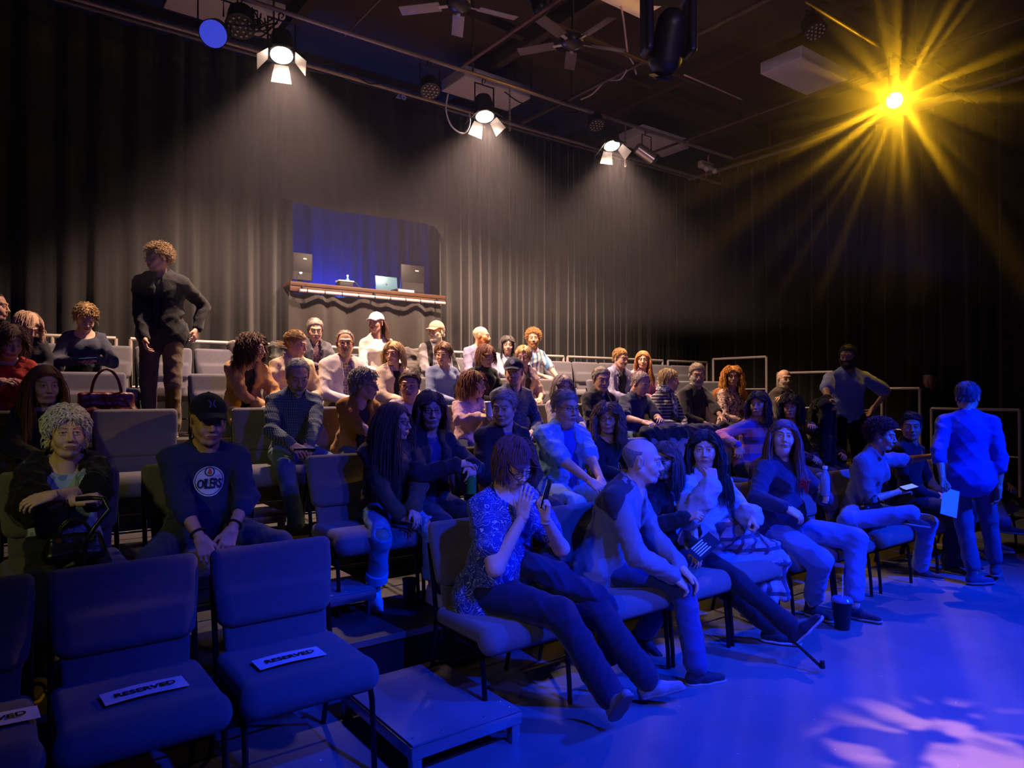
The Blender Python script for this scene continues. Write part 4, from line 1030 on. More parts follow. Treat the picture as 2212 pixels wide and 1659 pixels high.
        F.cap(nb - up * .01, nb + up * .03 + fw * .01, .055 * s + g * .5, .05 * s + g * .4, kk)
        if not male:
            for q in (1, -1): F.ell(chest + up * .01 + sx * .068 * q * s + fw * (.075 + .01 * fat) * s, (.060 * s + .010 * fat + g * .6, .052 * s + .012 * fat + g * .6, .060 * s + .01 * fat + g * .6), .03, M=B)
        if fat > .6: F.ell(waist - up * .03 + fw * .075 * s, (.14 * s + g, .09 * s + g, .11 * s + g), .06, M=B)
    af = 1 + .14 * fat
    def arm(F, q, g, frac=2.0, kk=.02, loose=0.0):
        a = el[q]; sq = sh[q] - q * sx * .012
        if frac < 1: F.cap(sq, sq + (a - sq) * frac, .053 * af + g, .050 * af + g + loose, .022); return
        F.cap(sq, a, .051 * af + g, .042 * af + g, .022)
        if frac > 1: F.cap(a, a + (wr[q] - a) * (frac - 1), .043 * af + g, (.043 + (.027 - .043) * (frac - 1)) * af + g + loose, kk)
    def leg(F, q, g, frac=2.0, flare=0.0, kk=.035):
        F.cap(hp[q], kn[q], .084 * s * (1 + .12 * fat) + g, .060 * s * (1 + .08 * fat) + g, kk)
        if frac > 1: F.cap(kn[q], kn[q] + (an[q] - kn[q]) * (frac - 1), .057 * s * (1 + .08 * fat) + g, .043 * s + g + flare, kk)
    # ---- the body, one mesh
    F = Field(lo, hi, h + .002)
    torso(F, -.010); 
    for q in (1, -1): arm(F, q, -.004 if True else 0); leg(F, q, -.008)
    hb = Rm @ np.array([0, .028, -.14]) * hs + hc
    F.cap(nb - up * .02, hb, .052 * s * (1 if male else .9), (.052 if male else .045) * hs, .03)
    V, Q = F.mesh(); full = 1.0 if fat > .9 else 0.0
    HV, HQ, HN, HM = head_t(hh, male, full, pitch > 13)
    fw_ = G('face', (1.0, 1.0, 1.0)); HVs = HV * np.array(fw_) * hs
    VV = [V, HVs @ Rm.T + hc]; QQ = [Q, HQ + len(V)]; MK = [np.zeros((len(V), 4)), HM]; n = len(V) + len(HV)
    HW = {}
    for q in (1, -1):
        ps = G('hand_l' if q == 1 else 'hand_r', G('hands', 'relax')); TV, TQ = hand_t(hd, ps)
        d = wr[q] - el[q]; d /= np.linalg.norm(d)
        hdv = G('hdir_l' if q == 1 else 'hdir_r')
        if hdv is not None: d = np.array(hdv, float); d /= np.linalg.norm(d)
        nbk = np.array(G('hback_l' if q == 1 else 'hback_r', (q * .35, -.35, .9) if not stand else (q * 1, -.2, 0)), float)
        nbk = nbk - (nbk @ d) * d; nbk /= np.linalg.norm(nbk) + 1e-9
        yv = np.cross(nbk, d)
        T = TV.copy() * (1.0 if male else .90) * min(1.05, max(.95, s)); tq = TQ
        if q == 1: T[:, 1] *= -1; tq = TQ[:, ::-1]
        VV.append(wr[q] + T[:, :1] * d + T[:, 1:2] * yv + T[:, 2:] * nbk); QQ.append(tq + n); MK.append(np.zeros((len(T), 4))); n += len(T)
        HW[q] = (Mw @ Vector(wr[q] + d * .085 - nbk * .03), Mw.to_3x3() @ Vector(d), Mw.to_3x3() @ Vector(nbk))
    SK = G('skin', (.60, .36, .26))
    body = fmesh('person', np.concatenate(VV), np.concatenate(QQ), skin_mat(SK), None, 180, np.concatenate(MK))
    body.matrix_world = Mw; body.location = root_loc; body.rotation_euler = (0, 0, rz)
    tag(body, G('label'), 'person', 'audience members')
    def part(name, V, Q, m, wr_=0.0, parent=None, sd=0, fs=1.0):
        if len(V) == 0: return None
        if wr_: V = wrinkle(V, vnormals(V, Q), wr_, seed + sd, fs)
        return fmesh(name, V, Q, m, parent or body)
    # ---- trousers / skirt
    pc = G('pants', hx('2a2c3c')); pm = fabric(pc, name='trousers_%d' % BODYN[0]) if not G('ppat') else fabric(pc, G('ppat'), G('pcol2', (.5, .5, .5)), name='trousers_%d' % BODYN[0])
    F = Field(lo, hi, h)
    F.ell(hip, (.168 * s * (1 + .16 * fat) + .006, .118 * s * (1 + .14 * fat) + .006, .115 * s), .04, M=B)
    if G('skirt'):
        F.cap((hp[1] + hp[-1]) / 2, (kn[1] + kn[-1]) / 2, .15, .14, .05); 
    for q in (1, -1): leg(F, q, .009, G('pfrac', 1.97), G('flare', .012))
    for q in (1, -1):
        if G('ripped'): F.ell(kn[q] + np.array([0, -.045, .035]), (.05, .05, .035), .006, 'sub')
    V, Q = F.mesh(); pt = part('skirt' if G('skirt') else 'trousers', V, Q, pm, .0035, sd=1)
    if G('cuffs'):
        for q in (1, -1):
            m = MB(); d = (an[q] - kn[q]) / np.linalg.norm(an[q] - kn[q]); c = kn[q] + (an[q] - kn[q]) * (G('pfrac', 1.97) - 1.03)
            m.tube([c - d * .03, c - d * .028, c + d * .028, c + d * .03], [.060, .069, .069, .060], 18)
            m.build('cuff', fabric(tuple(min(1, c * 1.3) for c in pc)), pt, smooth=60)
    # ---- top
    tc = G('top', hx('404050')); tm = fabric(tc, G('tpat'), G('tcol2', (.6, .6, .6)), G('tscale', 1.0), name='top_%d' % BODYN[0])
    F = Field(lo, hi, h); g = (.001 if G('jacket') is not None else .010) + G('loose', .004); torso(F, g)
    if G('hem'): F.ell(hip - up * .06 + fw * .0, (.19 * s * (1 + .16 * fat), .15 * s * (1 + .14 * fat), G('hem') + .05), .05, M=B)
    hasj = G('jacket') is not None
    for q in (1, -1):
        if not hasj: arm(F, q, .010 + G('loose', .004), G('sleeve', 1.96), loose=G('sloose', .004))
    neck = G('neck', 'crew'); nr = {'crew': .070, 'scoop': .098, 'v': .066, 'collar': .058, 'high': .05}[neck]
    F.cap(nb - up * .015 * (neck != 'scoop') + fw * (.02 if neck != 'scoop' else .045) + up * .015, nb + up * .16 + fw * .03, nr, nr + .02, .008, 'sub')
    if neck in ('v', 'collar'): F.cap(nb + fw * .09, nb + fw * .145 - up * .11, .034, .010, .012, 'sub')
    if neck in ('collar',):
        for q in (1, -1): F.cap(nb + up * .036 - fw * .055 + sx * q * .01, nb + up * .022 + fw * .045 + sx * q * .062, .015, .015, .006); F.cap(nb + up * .022 + fw * .045 + sx * q * .062, nb - up * .035 + fw * .10 + sx * q * .045, .015, .009, .006)
    if neck == 'high': F.cap(nb + up * .03, nb + up * .075 + fw * .005, .066, .06, .01); F.cap(nb + up * .05, nb + up * .2 + fw * .01, .053, None, .004, 'sub')
    V, Q = F.mesh(); top = part(G('topname', 'shirt'), V, Q, tm, .002 if hasj else G('wr', .005), sd=2)
    # ---- jacket
    if G('jacket') is not None:
        jc = G('jacket'); jm = fabric(jc, G('jpat'), G('jcol2', (.5, .5, .5)), G('jscale', 1.0), name='jacket_%d' % BODYN[0])
        F = Field(lo, hi, h); torso(F, .030)
        F.ell(hip - up * .03 - fw * .01, (.20 * s * (1 + .16 * fat), .155 * s * (1 + .14 * fat), .12 + G('jhem', 0)), .05, M=B)
        for q in (1, -1): arm(F, q, .019, G('jsleeve', 1.93), loose=.005)
        F.cap(nb, nb + up * .17 + fw * .05, .072, .10, .008, 'sub')
        if G('open', 1):
            ow = .035 * G('open', 1)
            for t_ in np.linspace(0, 1, 7): F.ell(nb + fw * .17 - up * (.02 + .44 * t_), (ow * (1.5 - .6 * t_), .155, .06), .01, 'sub', M=B)
        for q in (1, -1):
            F.cap(nb + up * .045 - fw * .06 + sx * q * .01, nb + up * .02 + fw * .03 + sx * q * .082, .018, .018, .008)
            F.cap(nb + up * .02 + fw * .03 + sx * q * .082, nb - up * .10 + fw * .115 + sx * q * .060, .018, .012, .01)
        if G('hood'): F.cap(nb - fw * .085 + sx * .06, nb - fw * .085 - sx * .06, .045, None, .03)
        V, Q = F.mesh(); jk = part(G('jname', 'jacket'), V, Q, jm, G('jwr', .006), sd=3)
        if G('yoke'):
            F = Field(lo, hi, h); torso(F, .037)
            for q in (1, -1): arm(F, q, .026, .42)
            F.box(nb - up * .47, (.6, .6, .30), .02, .0, 'sub', M=B); F.box(nb + fw * .27, (.6, .22, .6), .02, .0, 'sub', M=B)
            F.cap(nb, nb + up * .17 + fw * .05, .075, .10, .004, 'sub')
            V, Q = F.mesh(); part('yoke_panel', V, Q, fabric(G('yoke')), .003, jk, 5)
    if G('shawl') is not None:
        F = Field(lo, hi, h); F.cap(sh[1] - sx * .02, el[1] , .088, .10, .04); F.cap(sh[-1] + sx * .02, el[-1], .088, .10, .04); F.ell(chest - fw * .05, (.21 * s, .12 * s, .24 * s), .05, M=B)
        F.ell(chest + fw * .16 - up * .05, (.085, .15, .30), .02, 'sub', M=B); F.cap(nb, nb + up * .2, .085, .1, .01, 'sub')
        V, Q = F.mesh(); part('shawl', V, Q, fabric(G('shawl')), .008, sd=4, fs=1.6)
    if G('scarf') is not None:
        m = MB(); 
        for k_ in range(3): m.tube([nb + up * (.02 + .02 * k_) + (sx * math.cos(a) + fw * math.sin(a)) * (.082 - .006 * k_) for a in np.linspace(0, 2 * PI, 20)], .024, 8)
        m.tube([nb + fw * .08 + sx * .02, nb + fw * .13 - up * .12 + sx * .04, nb + fw * .145 - up * .28 + sx * .05], [.028, .032, .03], 8)
        m.build('scarf', fabric(G('scarf'), 'blotch', (.6, .6, .65), 2), body, 60)
    # ---- shoes
    sc_ = G('shoe', hx('26242a')); so = G('sole', hx('88868a')); kd = G('shoekind', 'low')
    if G('shoes', near or stand or row == 0):
        for q in (1, -1):
            (UV, UQ), (SV, SQ) = shoe_t(kd); ty = R(G('toe_l' if q == 1 else 'toe_r', q * 12)); tp = R(G('tp_l' if q == 1 else 'tp_r', 0)); tr = R(G('tr_l' if q == 1 else 'tr_r', 0))
            Mt = np.array((Matrix.Rotation(ty, 4, 'Z') @ Matrix.Rotation(tp, 4, 'X') @ Matrix.Rotation(tr, 4, 'Y')).to_3x3())
            so_ = fmesh('shoe', UV @ Mt.T + an[q], UQ, fabric(sc_, rough=.6, name='shoe_%d_%d_%d' % tuple(int(255 * c) for c in sc_)), body)
            fmesh('sole', SV @ Mt.T + an[q], SQ, mat('sole_%d_%d_%d' % tuple(int(255 * c) for c in so), so, .6), so_)
    # ---- hair, beard, eyewear, cap
    st = G('hair', 'short'); hcol = G('hcol', hx('5a4030'))
    hm = mat('hair_%d_%d_%d' % tuple(int(255 * c) for c in hcol), hcol, .5, spec=.22, noise=(90, .35), bump=(500, .4), sheen=.2)
    if st != 'none':
        line, th, nz, ss, ns = HS[st]; m = hmask(HV, line)
        if G('cap') is not None: m = np.minimum(np.minimum(m, .045 - HV[:, 2]), (HV[:, 1] - .02) * .8); ns = int(ns * .7)
        P, Qh = shell(HV, HQ, HN, m, th, nz, seed); P = P * np.array(fw_) * hs
        PV, PQ = [P], [Qh]; nP = len(P)
        if ss:
            ss = dict(ss); 
            if G('hlen'): ss['len'] = G('hlen')
            if G('part') is not None: ss['part'] = G('part')
            if ss['len'] > .2:
                nbl = (np.array(nb - hc) @ Rm); ss['coll'] = [(tuple(nbl + Rm.T @ (-up * .09 * s)), (.165 * s, .115, .085))]
            if G('cap') is not None: ss['zmin'] = -.06
            sv, sq = strands(HV, HN, m, ss, seed, int(ns * (4.5 if near else 2.2)), Rm, hc, None, None)
            PV.append(sv * np.array(fw_) * hs); PQ.append(sq + nP); nP += len(sv)
        if st == 'updo':
            b = MB(); bc = np.array((0, .115, .03)) * hs
            F = Field((-.06, .05, -.04), (.06, .19, .10), .005); F.ell(bc, (.036, .032, .04), 0); bv, bq = F.mesh(); bv = wrinkle(bv, vnormals(bv, bq), .004, seed, 2.5)
            PV.append(bv); PQ.append(bq + nP)
        A = np.concatenate(PV); hr = fmesh('hair', A @ Rm.T + hc, np.concatenate(PQ), hm, body)
    if G('beard') is not None:
        x, y, z = HV.T; ax = np.abs(x)
        m = np.minimum(np.minimum(-.048 - z + .9 * (ax - .03).clip(0), .03 - y), z + .135)
        if G('goatee'): m = np.minimum(m, .028 - ax)
        m = np.where((y < -.08) & (ax < .024) & (np.abs(z + .0755) < .011), -.01, m)
        P, Qb = shell(HV, HQ, HN, m, G('bth', .007), .002, seed + 5, .008)
        fmesh('beard', (P * np.array(fw_) * hs) @ Rm.T + hc, Qb, mat('beard_%d_%d_%d' % tuple(int(255 * c) for c in G('beard')), G('beard'), .6, noise=(150, .4), bump=(500, .5)), body)
    def H(p): return Rm @ (np.array(p) * np.array(fw_) * hs) + hc
    if G('glasses') is not None:
        gz = G('gz', -.007); m = MB(); rx, rz_ = .0225, .0165
        for q in (1, -1):
            m.tube([H((q * .0325 + rx * math.copysign(abs(math.cos(a)) ** .7, math.cos(a)), -.104 - .0 + .010 * abs(math.cos(a)) * (math.cos(a) * q > 0), gz + rz_ * math.copysign(abs(math.sin(a)) ** .8, math.sin(a)))) for a in np.linspace(0, 2 * PI, 19)], .0014 * G('gw', 1), 6, False)
            m.tube([H((q * .056, -.094, gz + .006)), H((q * .074, -.045, gz + .005 + .2 * (-.007 - gz))), H((q * .079, .010, .004))], .0018 * G('gw', 1), 5)
        m.tube([H((-.011, -.105, gz + .004)), H((0, -.108, gz + .007)), H((.011, -.105, gz + .004))], .0016 * G('gw', 1), 5)
        gl = m.build('glasses', mat('frame_%d_%d_%d' % tuple(int(255 * c) for c in G('glasses')), G('glasses'), .3, .2), body, 60)
        m = MB()
        for q in (1, -1): m.put([H((q * .0325 + .020 * math.cos(a), -.103, gz + .0145 * math.sin(a))) for a in np.linspace(0, 2 * PI, 13)[:-1]], [tuple(range(12))])
        
        if 'lens_glass' not in MATS:
            gm = bpy.data.materials.new('lens_glass'); gm.use_nodes = True; MATS['lens_glass'] = gm; T = NT(gm); T.n.remove(T.n['Principled BSDF'])
            a_ = T.add('ShaderNodeBsdfTransparent'); b_ = T.add('ShaderNodeBsdfGlossy'); b_.inputs['Roughness'].default_value = .05; x_ = T.add('ShaderNodeMixShader'); x_.inputs[0].default_value = .07
            T.link(a_.outputs[0], x_.inputs[1]); T.link(b_.outputs[0], x_.inputs[2]); T.link(x_.outputs[0], T.n['Material Output'].inputs[0])
        for q in (0, 1):
            m1 = MB(); m1.v = [m.v[q]]; m1.n = 12; m1.f = [tuple(range(12))]; m1.build('lens', MATS['lens_glass'], gl, 0)
    if G('cap') is not None:
        cc = G('cap'); cm = fabric(cc, name='cap_%d' % BODYN[0]); F = Field((-.11, -.24, -.02), (.11, .14, .16), .005 if near else .007)
        F.ell((0, .012, .036), (.090, .110, .096), 0); F.box((0, 0, -.06), (.2, .3, .092), 0, .006, 'sub')
        F.cap((0, .012, .13), (0, .012, .131), .008, None, .004)
        V, Q = F.mesh(); V = V * hs; cp = fmesh('cap', V @ Rm.T + hc, Q, cm, body)
        F = Field((-.11, -.24, -.02), (.11, .0, .10), .005 if near else .007)
        for x_ in np.linspace(-1, 1, 23): F.cap((x_ * .070, -.070 + .02 * x_ * x_, .046 - .010 * x_ * x_), (x_ * .060, -.168 + .045 * x_ * x_, .030 - .020 * x_ * x_), .006, .0045, .006)
        V, Q = F.mesh(); V = V * hs; fmesh('brim', V @ Rm.T + hc, Q, fabric(G('brim', cc)), cp)
        if G('badge') is not None:
            m = MB().lathe([(0, .0), (.02, 0), (.022, .003), (0, .004)], (0, 0, 0), 16); V = np.concatenate(m.v); c_, s_ = math.cos(R(68)), math.sin(R(68))
            V = np.stack([V[:, 0], V[:, 1] * c_ - V[:, 2] * s_, V[:, 1] * s_ + V[:, 2] * c_], 1) + np.array((0, -.096, .088)); m.v = [np.array([H(v) for v in V])]
            m.build('badge', mat('cap_badge', G('badge'), .5), cp)
    if G('band') is not None:
        for q in ((1, -1) if G('band_both') else (G('band_side', 1),)):
            m = MB(); d = (wr[q] - el[q]) / np.linalg.norm(wr[q] - el[q]); c = wr[q] - d * .035; a = np.cross(d, (0, 0, 1.)); a /= np.linalg.norm(a); b = np.cross(d, a)
            m.tube([c + (a * math.cos(t) + b * math.sin(t)) * .031 * af for t in np.linspace(0, 2 * PI, 17)], .006, 6, False)
            m.build('wristband', mat('band_%d' % BODYN[0], G('band'), .5), body, 60)
    P = dict(body=body, Mw=Mw, hands=HW, hip=hip, nb=nb, hc=hc, Rm=Rm, X=hipX, Y=hipY, s=s, up=up, fw=fw, sx=sx, chest=chest, top=top, kn=kn, an=an, wr=wr, z0=z0, row=row, short=G('short'), yaw=byaw)
    if row is not None and not stand and G('chair', True):
        SEATED.append([row, hipX, G('short'), rz * .5])
    if G('dbg'): print('DBG', G('short'), round(hipX, 2), round(hipY, 2), 's', round(s, 3))
    return P
# props held or lying about
M_PHONE = mat('phone_black', hx('15151a'), .2, spec=.6); M_GLOW = mat('phone_screen', (.1, .12, .2), .1, emit=(.35, .5, 1), estr=.6)
def obj_at(name, lab, cat, p, d, n, builder, group=None):
    e = empty(name, p, 0, lab, cat, group); d = Vector(d).normalized(); n = Vector(n); n = (n - n.dot(d) * d).normalized(); y = n.cross(d)
    e.matrix_world = Matrix.Translation(p) @ Matrix(((d.x, y.x, n.x), (d.y, y.y, n.y), (d.z, y.z, n.z))).to_4x4()
    e.rotation_euler = e.matrix_world.to_euler(); e.location = p
    builder(e); return e
def phone(p, d, n, lab):
    return obj_at('smartphone', lab, 'phone', p, d, n, lambda e: (MB().box(-.075, .075, -.036, .036, -.0045, .004).build('case', M_PHONE, e, bevel=.003), MB().box(-.07, .07, -.032, .032, .0042, .0052).build('screen', M_GLOW, e)))
def cup(p, lab, m=None, straw=False, sc=1.0, lidm=None):
    e = empty('drink_cup', p, 0, lab, 'cup')
    MB().lathe([(.028 * sc, 0), (.029 * sc, .002), (.040 * sc, .115 * sc)], K=20).build('cup', m or mat('paper_cup', hx('d8d0c8'), .6), e, 60)
    MB().lathe([(.043 * sc, .1155 * sc), (.043 * sc, .123 * sc), (.036 * sc, .131 * sc), (.0, .132 * sc)], K=20).build('lid', lidm or mat('cup_lid', hx('e8e4e6'), .3), e, 40)
    if straw: MB().cyl((.005, 0, .1325 * sc), (.012, 0, .225 * sc), .0035, 8).build('straw', mat('straw', hx('c0d0ff'), .3), e)
    return e
def can(p, lab, col, d=(0, 0, 1)):
    return obj_at('drink_can', lab, 'can', p, d, (.1, 1, 0), lambda e: (MB().tube([(-.06, 0, 0), (-.056, 0, 0), (.05, 0, 0), (.057, 0, 0)], [.026, .032, .032, .026], 18).build('can', mat('can_' + lab[:8], col, .3, .4), e, 40), MB().tube([(.0575, 0, 0), (.061, 0, 0)], [.026, .027], 18).build('rim', M_ALU, e, 40)))
# ------------------------------------------------------------------ the audience
GL = hx('1c1a1e'); V3 = Vector
PP = {}
# --- topmost row (row 4), fourth row (row 3) ...
PP['edge'] = person(-14, 627, 4, look=70, hair='recede', hcol=hx('3a2a22'), jacket=hx('1c1c22'), top=hx('303034'), short='man cut by the left edge in the topmost row', label='person in black jacket cut off by the left edge, face in profile')
PP['blur'] = person(58, 695, 4, look=35, pitch=35, lean=22, male=False, hair='bob', hcol=hx('d8b090'), top=hx('24222a'), short='pale haired person leaning forward', label='person with pale hair leaning forward, between the red sweater and the navy scoop neck')
PP['scoop'] = person(184, 657, 4, male=False, look=12, pitch=30, lean=6, hair='fluffy', hcol=hx('9c7c4c'), top=hx('3e4050'), neck='scoop', fat=.35, arms='phone', pants=hx('22242e'), loose=.0, short='woman in the navy scoop neck top', label='person with short wavy blond hair in a navy scoop neck top looking at a phone')
PP['stand'] = person(340, 525, None, stand=True, Y=7.38, z0=TZ[4], yaw=-25, look=-62, pitch=8, hair='curlyshort', hcol=hx('94764e'), glasses=GL, jacket=hx('1d1c22'), top=hx('2a2a30'), open=.6, hood=1, jhem=.08, pants=hx('5c4a3c'), shoe=hx('5a3c2c'), fat=.5,
    hr=V3(W(312, 738, Y=7.2)), hl=V3(W(425, 712, Y=7.32)), el_l=(.5, 1, -.3), short='standing man in black jacket', label='person standing in black hooded jacket and brown trousers, curly fair hair, looking left')
PP['blazer'] = person(680, 686, 4, look=8, pitch=14, hair='short', hcol=hx('9a9088'), glasses=GL, gz=-.012, jacket=hx('55525c'), top=hx('8a6a70'), tpat='blotch', tcol2=hx('4a3038'), tscale=3, neck='collar', arms='phone', short='man in the slate blazer', label='person with grey hair and glasses in a slate blazer over a patterned shirt, looking down')
PP['wcap'] = person(812, 674, 4, male=False, look=-30, pitch=0, hair='long', hcol=hx('5a3626'), cap=hx('e6e0dc'), brim=hx('b8bcd0'), top=hx('e8dcd4'), side=-3, short='woman in the white cap', label='person with long brown hair in a white baseball cap and cream sweater')
PP['tcap'] = person(942, 693, 4, look=-38, hair='short', hcol=hx('d8d0c8'), cap=hx('c89a80'), beard=hx('d0c4b8'), bth=.003, jacket=hx('8c8488'), jpat='vstripes', jcol2=hx('1c1b20'), jscale=.35, top=hx('26262c'), fat=.4, short='man in the tan cap', label='person in a tan baseball cap and two tone grey and black jacket, looking left')
PP['bald5'] = person(1040, 703, 4, look=78, hair='bald', hcol=hx('d0b090'), beard=hx('b8703a'), bth=.012, top=hx('8a84a0'), fat=.3, skin=(.72, .42, .3), short='bald man with ginger beard', label='person with shaved head and ginger beard in a grey sweatshirt, in profile to the right')
PP['dgrey'] = person(1096, 724, 4, male=False, look=6, hair='longwavy', hlen=.26, hcol=hx('4a4246'), top=hx('e0d8d4'), tpat='blotch', tcol2=hx('8a90b0'), tscale=2, short='woman with dark grey wavy hair', label='person with dark grey wavy hair smiling, in a pale patterned top, topmost row')
PP['curly'] = person(1152, 710, 4, look=2, pitch=0, hair='curlyshort', hcol=hx('b88850'), glasses=hx('c0a070'), beard=hx('a87848'), bth=.004, top=hx('ece4dc'), tpat='vstripes', tcol2=hx('6088b8'), tscale=.8, sleeve=.8, neck='collar', hl=(.20, -.40, .62), hr=(-.02, -.36, .66), short='curly haired man in striped shirt', label='person with curly fair hair, glasses and a white and blue striped short sleeve shirt')
# --- fourth row
PP['red'] = person(20, 700, 3, male=False, look=22, pitch=22, lean=16, hair='shag', hcol=hx('6a4630'), top=hx('a02c20'), hl=(.04, -.36, .80), hr=(-.05, -.38, .80), fat=.4, short='woman in the red knitted sweater', label='person with short brown hair in a red knitted sweater, hands clasped')
PP['camel'] = person(546, 719, 3, male=False, look=68, pitch=8, lean=14, side=4, hair='longcurly', hlen=.24, hcol=hx('5a3018'), jacket=hx('b08458'), top=hx('241c1e'), pants=hx('a88868'), hl=(.14, -.40, .62), hr=(.10, -.38, .60), short='woman in the camel blazer', label='person with long curly auburn hair in a camel blazer, turned to the right')
PP['updo'] = person(640, 712, 3, male=False, look=62, pitch=16, lean=8, hair='updo', hcol=hx('a88450'), jacket=hx('d8bc9c'), top=hx('e0ccb0'), open=.5, skin=(.72, .42, .28), short='woman with the blond updo', label='person with a blond updo in a cream jacket, looking down to the right')
PP['round'] = person(745, 711, 3, look=3, pitch=2, hair='recede', hcol=hx('b09888'), glasses=hx('3a1c18'), gw=1.4, jacket=hx('d0c4c4'), top=hx('6a5860'), tpat='plaid', tcol2=hx('a0909c'), neck='collar', goatee=1, beard=hx('b0a090'), bth=.003, fat=.4, hl=(.10, -.38, .62), short='man with round glasses in pale jacket', label='person with cropped hair and round dark glasses in a pale jacket over a plaid shirt')
PP['beige'] = person(850, 736, 3, male=False, look=-22, pitch=4, hair='bob', hcol=hx('b08e60'), glasses=hx('8a5a4a'), jacket=hx('c8b09c'), top=hx('1e1c20'), hl=(.10, -.38, .62), short='woman in the beige jacket', label='person with a blond bob and glasses in a beige jacket over a black top')
PP['blue4'] = person(957, 738, 3, male=False, look=-14, pitch=8, hair='pixie', hcol=hx('7a5438'), glasses=hx('b0a0a0'), top=hx('7c86a8'), neck='v', fat=.3, hl=(.16, -.34, .70), hand_l='grip', short='woman in the light blue v neck', label='person with short brown hair and glasses in a light blue v neck sweater')
PP['hood4'] = person(1050, 743, 3, male=False, look=34, pitch=20, lean=10, hair='bob', hlen=.15, hcol=hx('74402a'), glasses=GL, top=hx('1c1b20'), neck='high', fat=.4, short='woman in the black hoodie', label='person with a short chestnut bob and glasses in a black hoodie, looking down')
PP['rose'] = person(1131, 746, 3, male=False, look=-8, pitch=10, hair='pixie', hcol=hx('c8a070'), glasses=GL, jacket=hx('9a8088'), top=hx('2e2a2e'), jsleeve=1.0, short='woman in the mauve cardigan', label='person with short fair hair and dark glasses in a mauve cardigan behind the navy cap')
PP['raglan'] = person(1341, 751, 3, look=44, pitch=10, hair='short', hcol=hx('a07840'), glasses=GL, top=hx('26242e'), male=True, jacket=hx('8c86a8'), open=2.0, jhem=-.1, jname='sleeves', short='person in raglan sleeves', label='person with short blond hair and glasses, black shirt with lilac grey sleeves')
PP['blong'] = person(1389, 756, 3, male=False, look=0, pitch=2, hair='long', hlen=.36, hcol=hx('c88a50'), top=hx('2a2228'), jacket=hx('c08898'), skin=(.75, .45, .3), short='woman with long blond hair and pink cardigan', label='person with long straight blond hair in a pink cardigan facing the camera')
# --- third row
PP['dark3'] = person(97, 786, 2, male=False, look=14, pitch=6, hair='long', hcol=hx('7a4c28'), top=hx('241e26'), short='woman behind the white haired woman', label='person with long straight light brown hair, face in shadow, above the white haired woman')
PP['check'] = person(643, 772, 2, look=12, pitch=26, lean=8, hair='recede', hcol=hx('8c8a92'), beard=hx('a8a8b0'), bth=.004, goatee=1, top=hx('2a1c26'), tpat='plaid', tcol2=hx('5a7090'), tscale=2.4, neck='collar', pants=hx('5a7698'), hl=V3(W(668, 962, Y=4.98)), hr=V3(W(632, 962, Y=4.98)), splay=.5, fat=.3, short='man in the small check shirt', label='person with cropped grey hair and goatee in a dark small check shirt, head bowed')
PP['mustard'] = person(788, 796, 2, male=False, look=72, pitch=4, lean=12, side=2, hair='fluffy', hcol=hx('948c80'), glasses=GL, jacket=hx('9a6424'), top=hx('3a2a30'), pants=hx('39425a'), hl=(.16, -.38, .62), hr=(.12, -.38, .60), fat=.2, short='woman in the mustard jacket', label='person with fluffy grey hair and dark glasses in a mustard jacket, in profile')
PP['tee3'] = person(885, 797, 2, look=-8, pitch=4, hair='short', hcol=hx('5a3c2e'), glasses=hx('c09090'), top=hx('c0aab0'), sleeve=.8, arms='crossed', short='man in the pale tee with crossed arms', label='person with brown hair and glasses in a pale tee shirt, arms crossed')
PP['lace'] = person(1024, 799, 2, male=False, look=66, pitch=4, hair='shoulder', hlen=.22, hcol=hx('7c4428'), glasses=hx('2a3060'), top=hx('c09aa8'), wr=.009, hl=V3(W(1060, 890, Y=5.0)), hr=V3(W(1038, 900, Y=5.0)), short='woman in the pink crochet sweater', label='person with shoulder length auburn hair and glasses in a pink crochet sweater')
PP['ncap'] = person(1110, 772, 2, look=-8, pitch=4, hair='short', hcol=hx('4a3a34'), cap=hx('23243a'), badge=(.5, .5, .6), beard=hx('8c7a70'), bth=.005, goatee=1, top=hx('2a3050'), tpat='floral', tcol2=hx('6a708c'), tscale=1.4, neck='collar', fat=.4, short='man in the navy cap', label='person in a navy cap with a round badge and navy patterned shirt')
PP['grey3'] = person(1216, 822, 2, male=False, look=20, pitch=6, hair='bob', hcol=hx('9c8c88'), top=hx('a09098'), short='grey haired woman behind the big man', label='person with straight grey hair mostly hidden behind the big man in the open shirt')
PP['zip'] = person(1299, 791, 2, look=22, pitch=8, hair='short', hcol=hx('8c8078'), glasses=GL, jacket=hx('1c1b20'), top=hx('4a4454'), open=.5, neck='collar', short='man in the black zip jacket', label='person with short grey hair and glasses in a black zip jacket')
PP['polo'] = person(1384, 801, 2, look=52, pitch=24, lean=12, hair='recede', hcol=hx('a89490'), top=hx('232846'), sleeve=.9, neck='collar', pants=hx('44587c'), fat=.5, hl=V3(W(1425, 905, Y=4.95)), hr=V3(W(1392, 912, Y=4.95)), short='man in the navy polo', label='person with thin cropped grey hair in a navy polo shirt, looking down')
PP['stripe'] = person(1446, 796, 2, male=False, look=78, pitch=4, lean=8, hair='pixie', hcol=hx('b89c70'), top=hx('25232c'), tpat='stripes', tcol2=hx('a098a0'), scarf=hx('50506a'), short='woman in the striped sweater', label='person with short fair hair in a black and white striped sweater and grey scarf')
PP['dgr3'] = person(1506, 783, 2, look=14, pitch=12, hair='short', hcol=hx('a08c78'), glasses=GL, beard=hx('b4a8a0'), bth=.009, top=hx('2c282e'), fat=.5, hl=V3(W(1562, 905, Y=4.9)), sleeve=1.5, short='grey bearded man in dark sweater', label='person with grey beard and glasses in a dark long sleeve sweater, looking down')
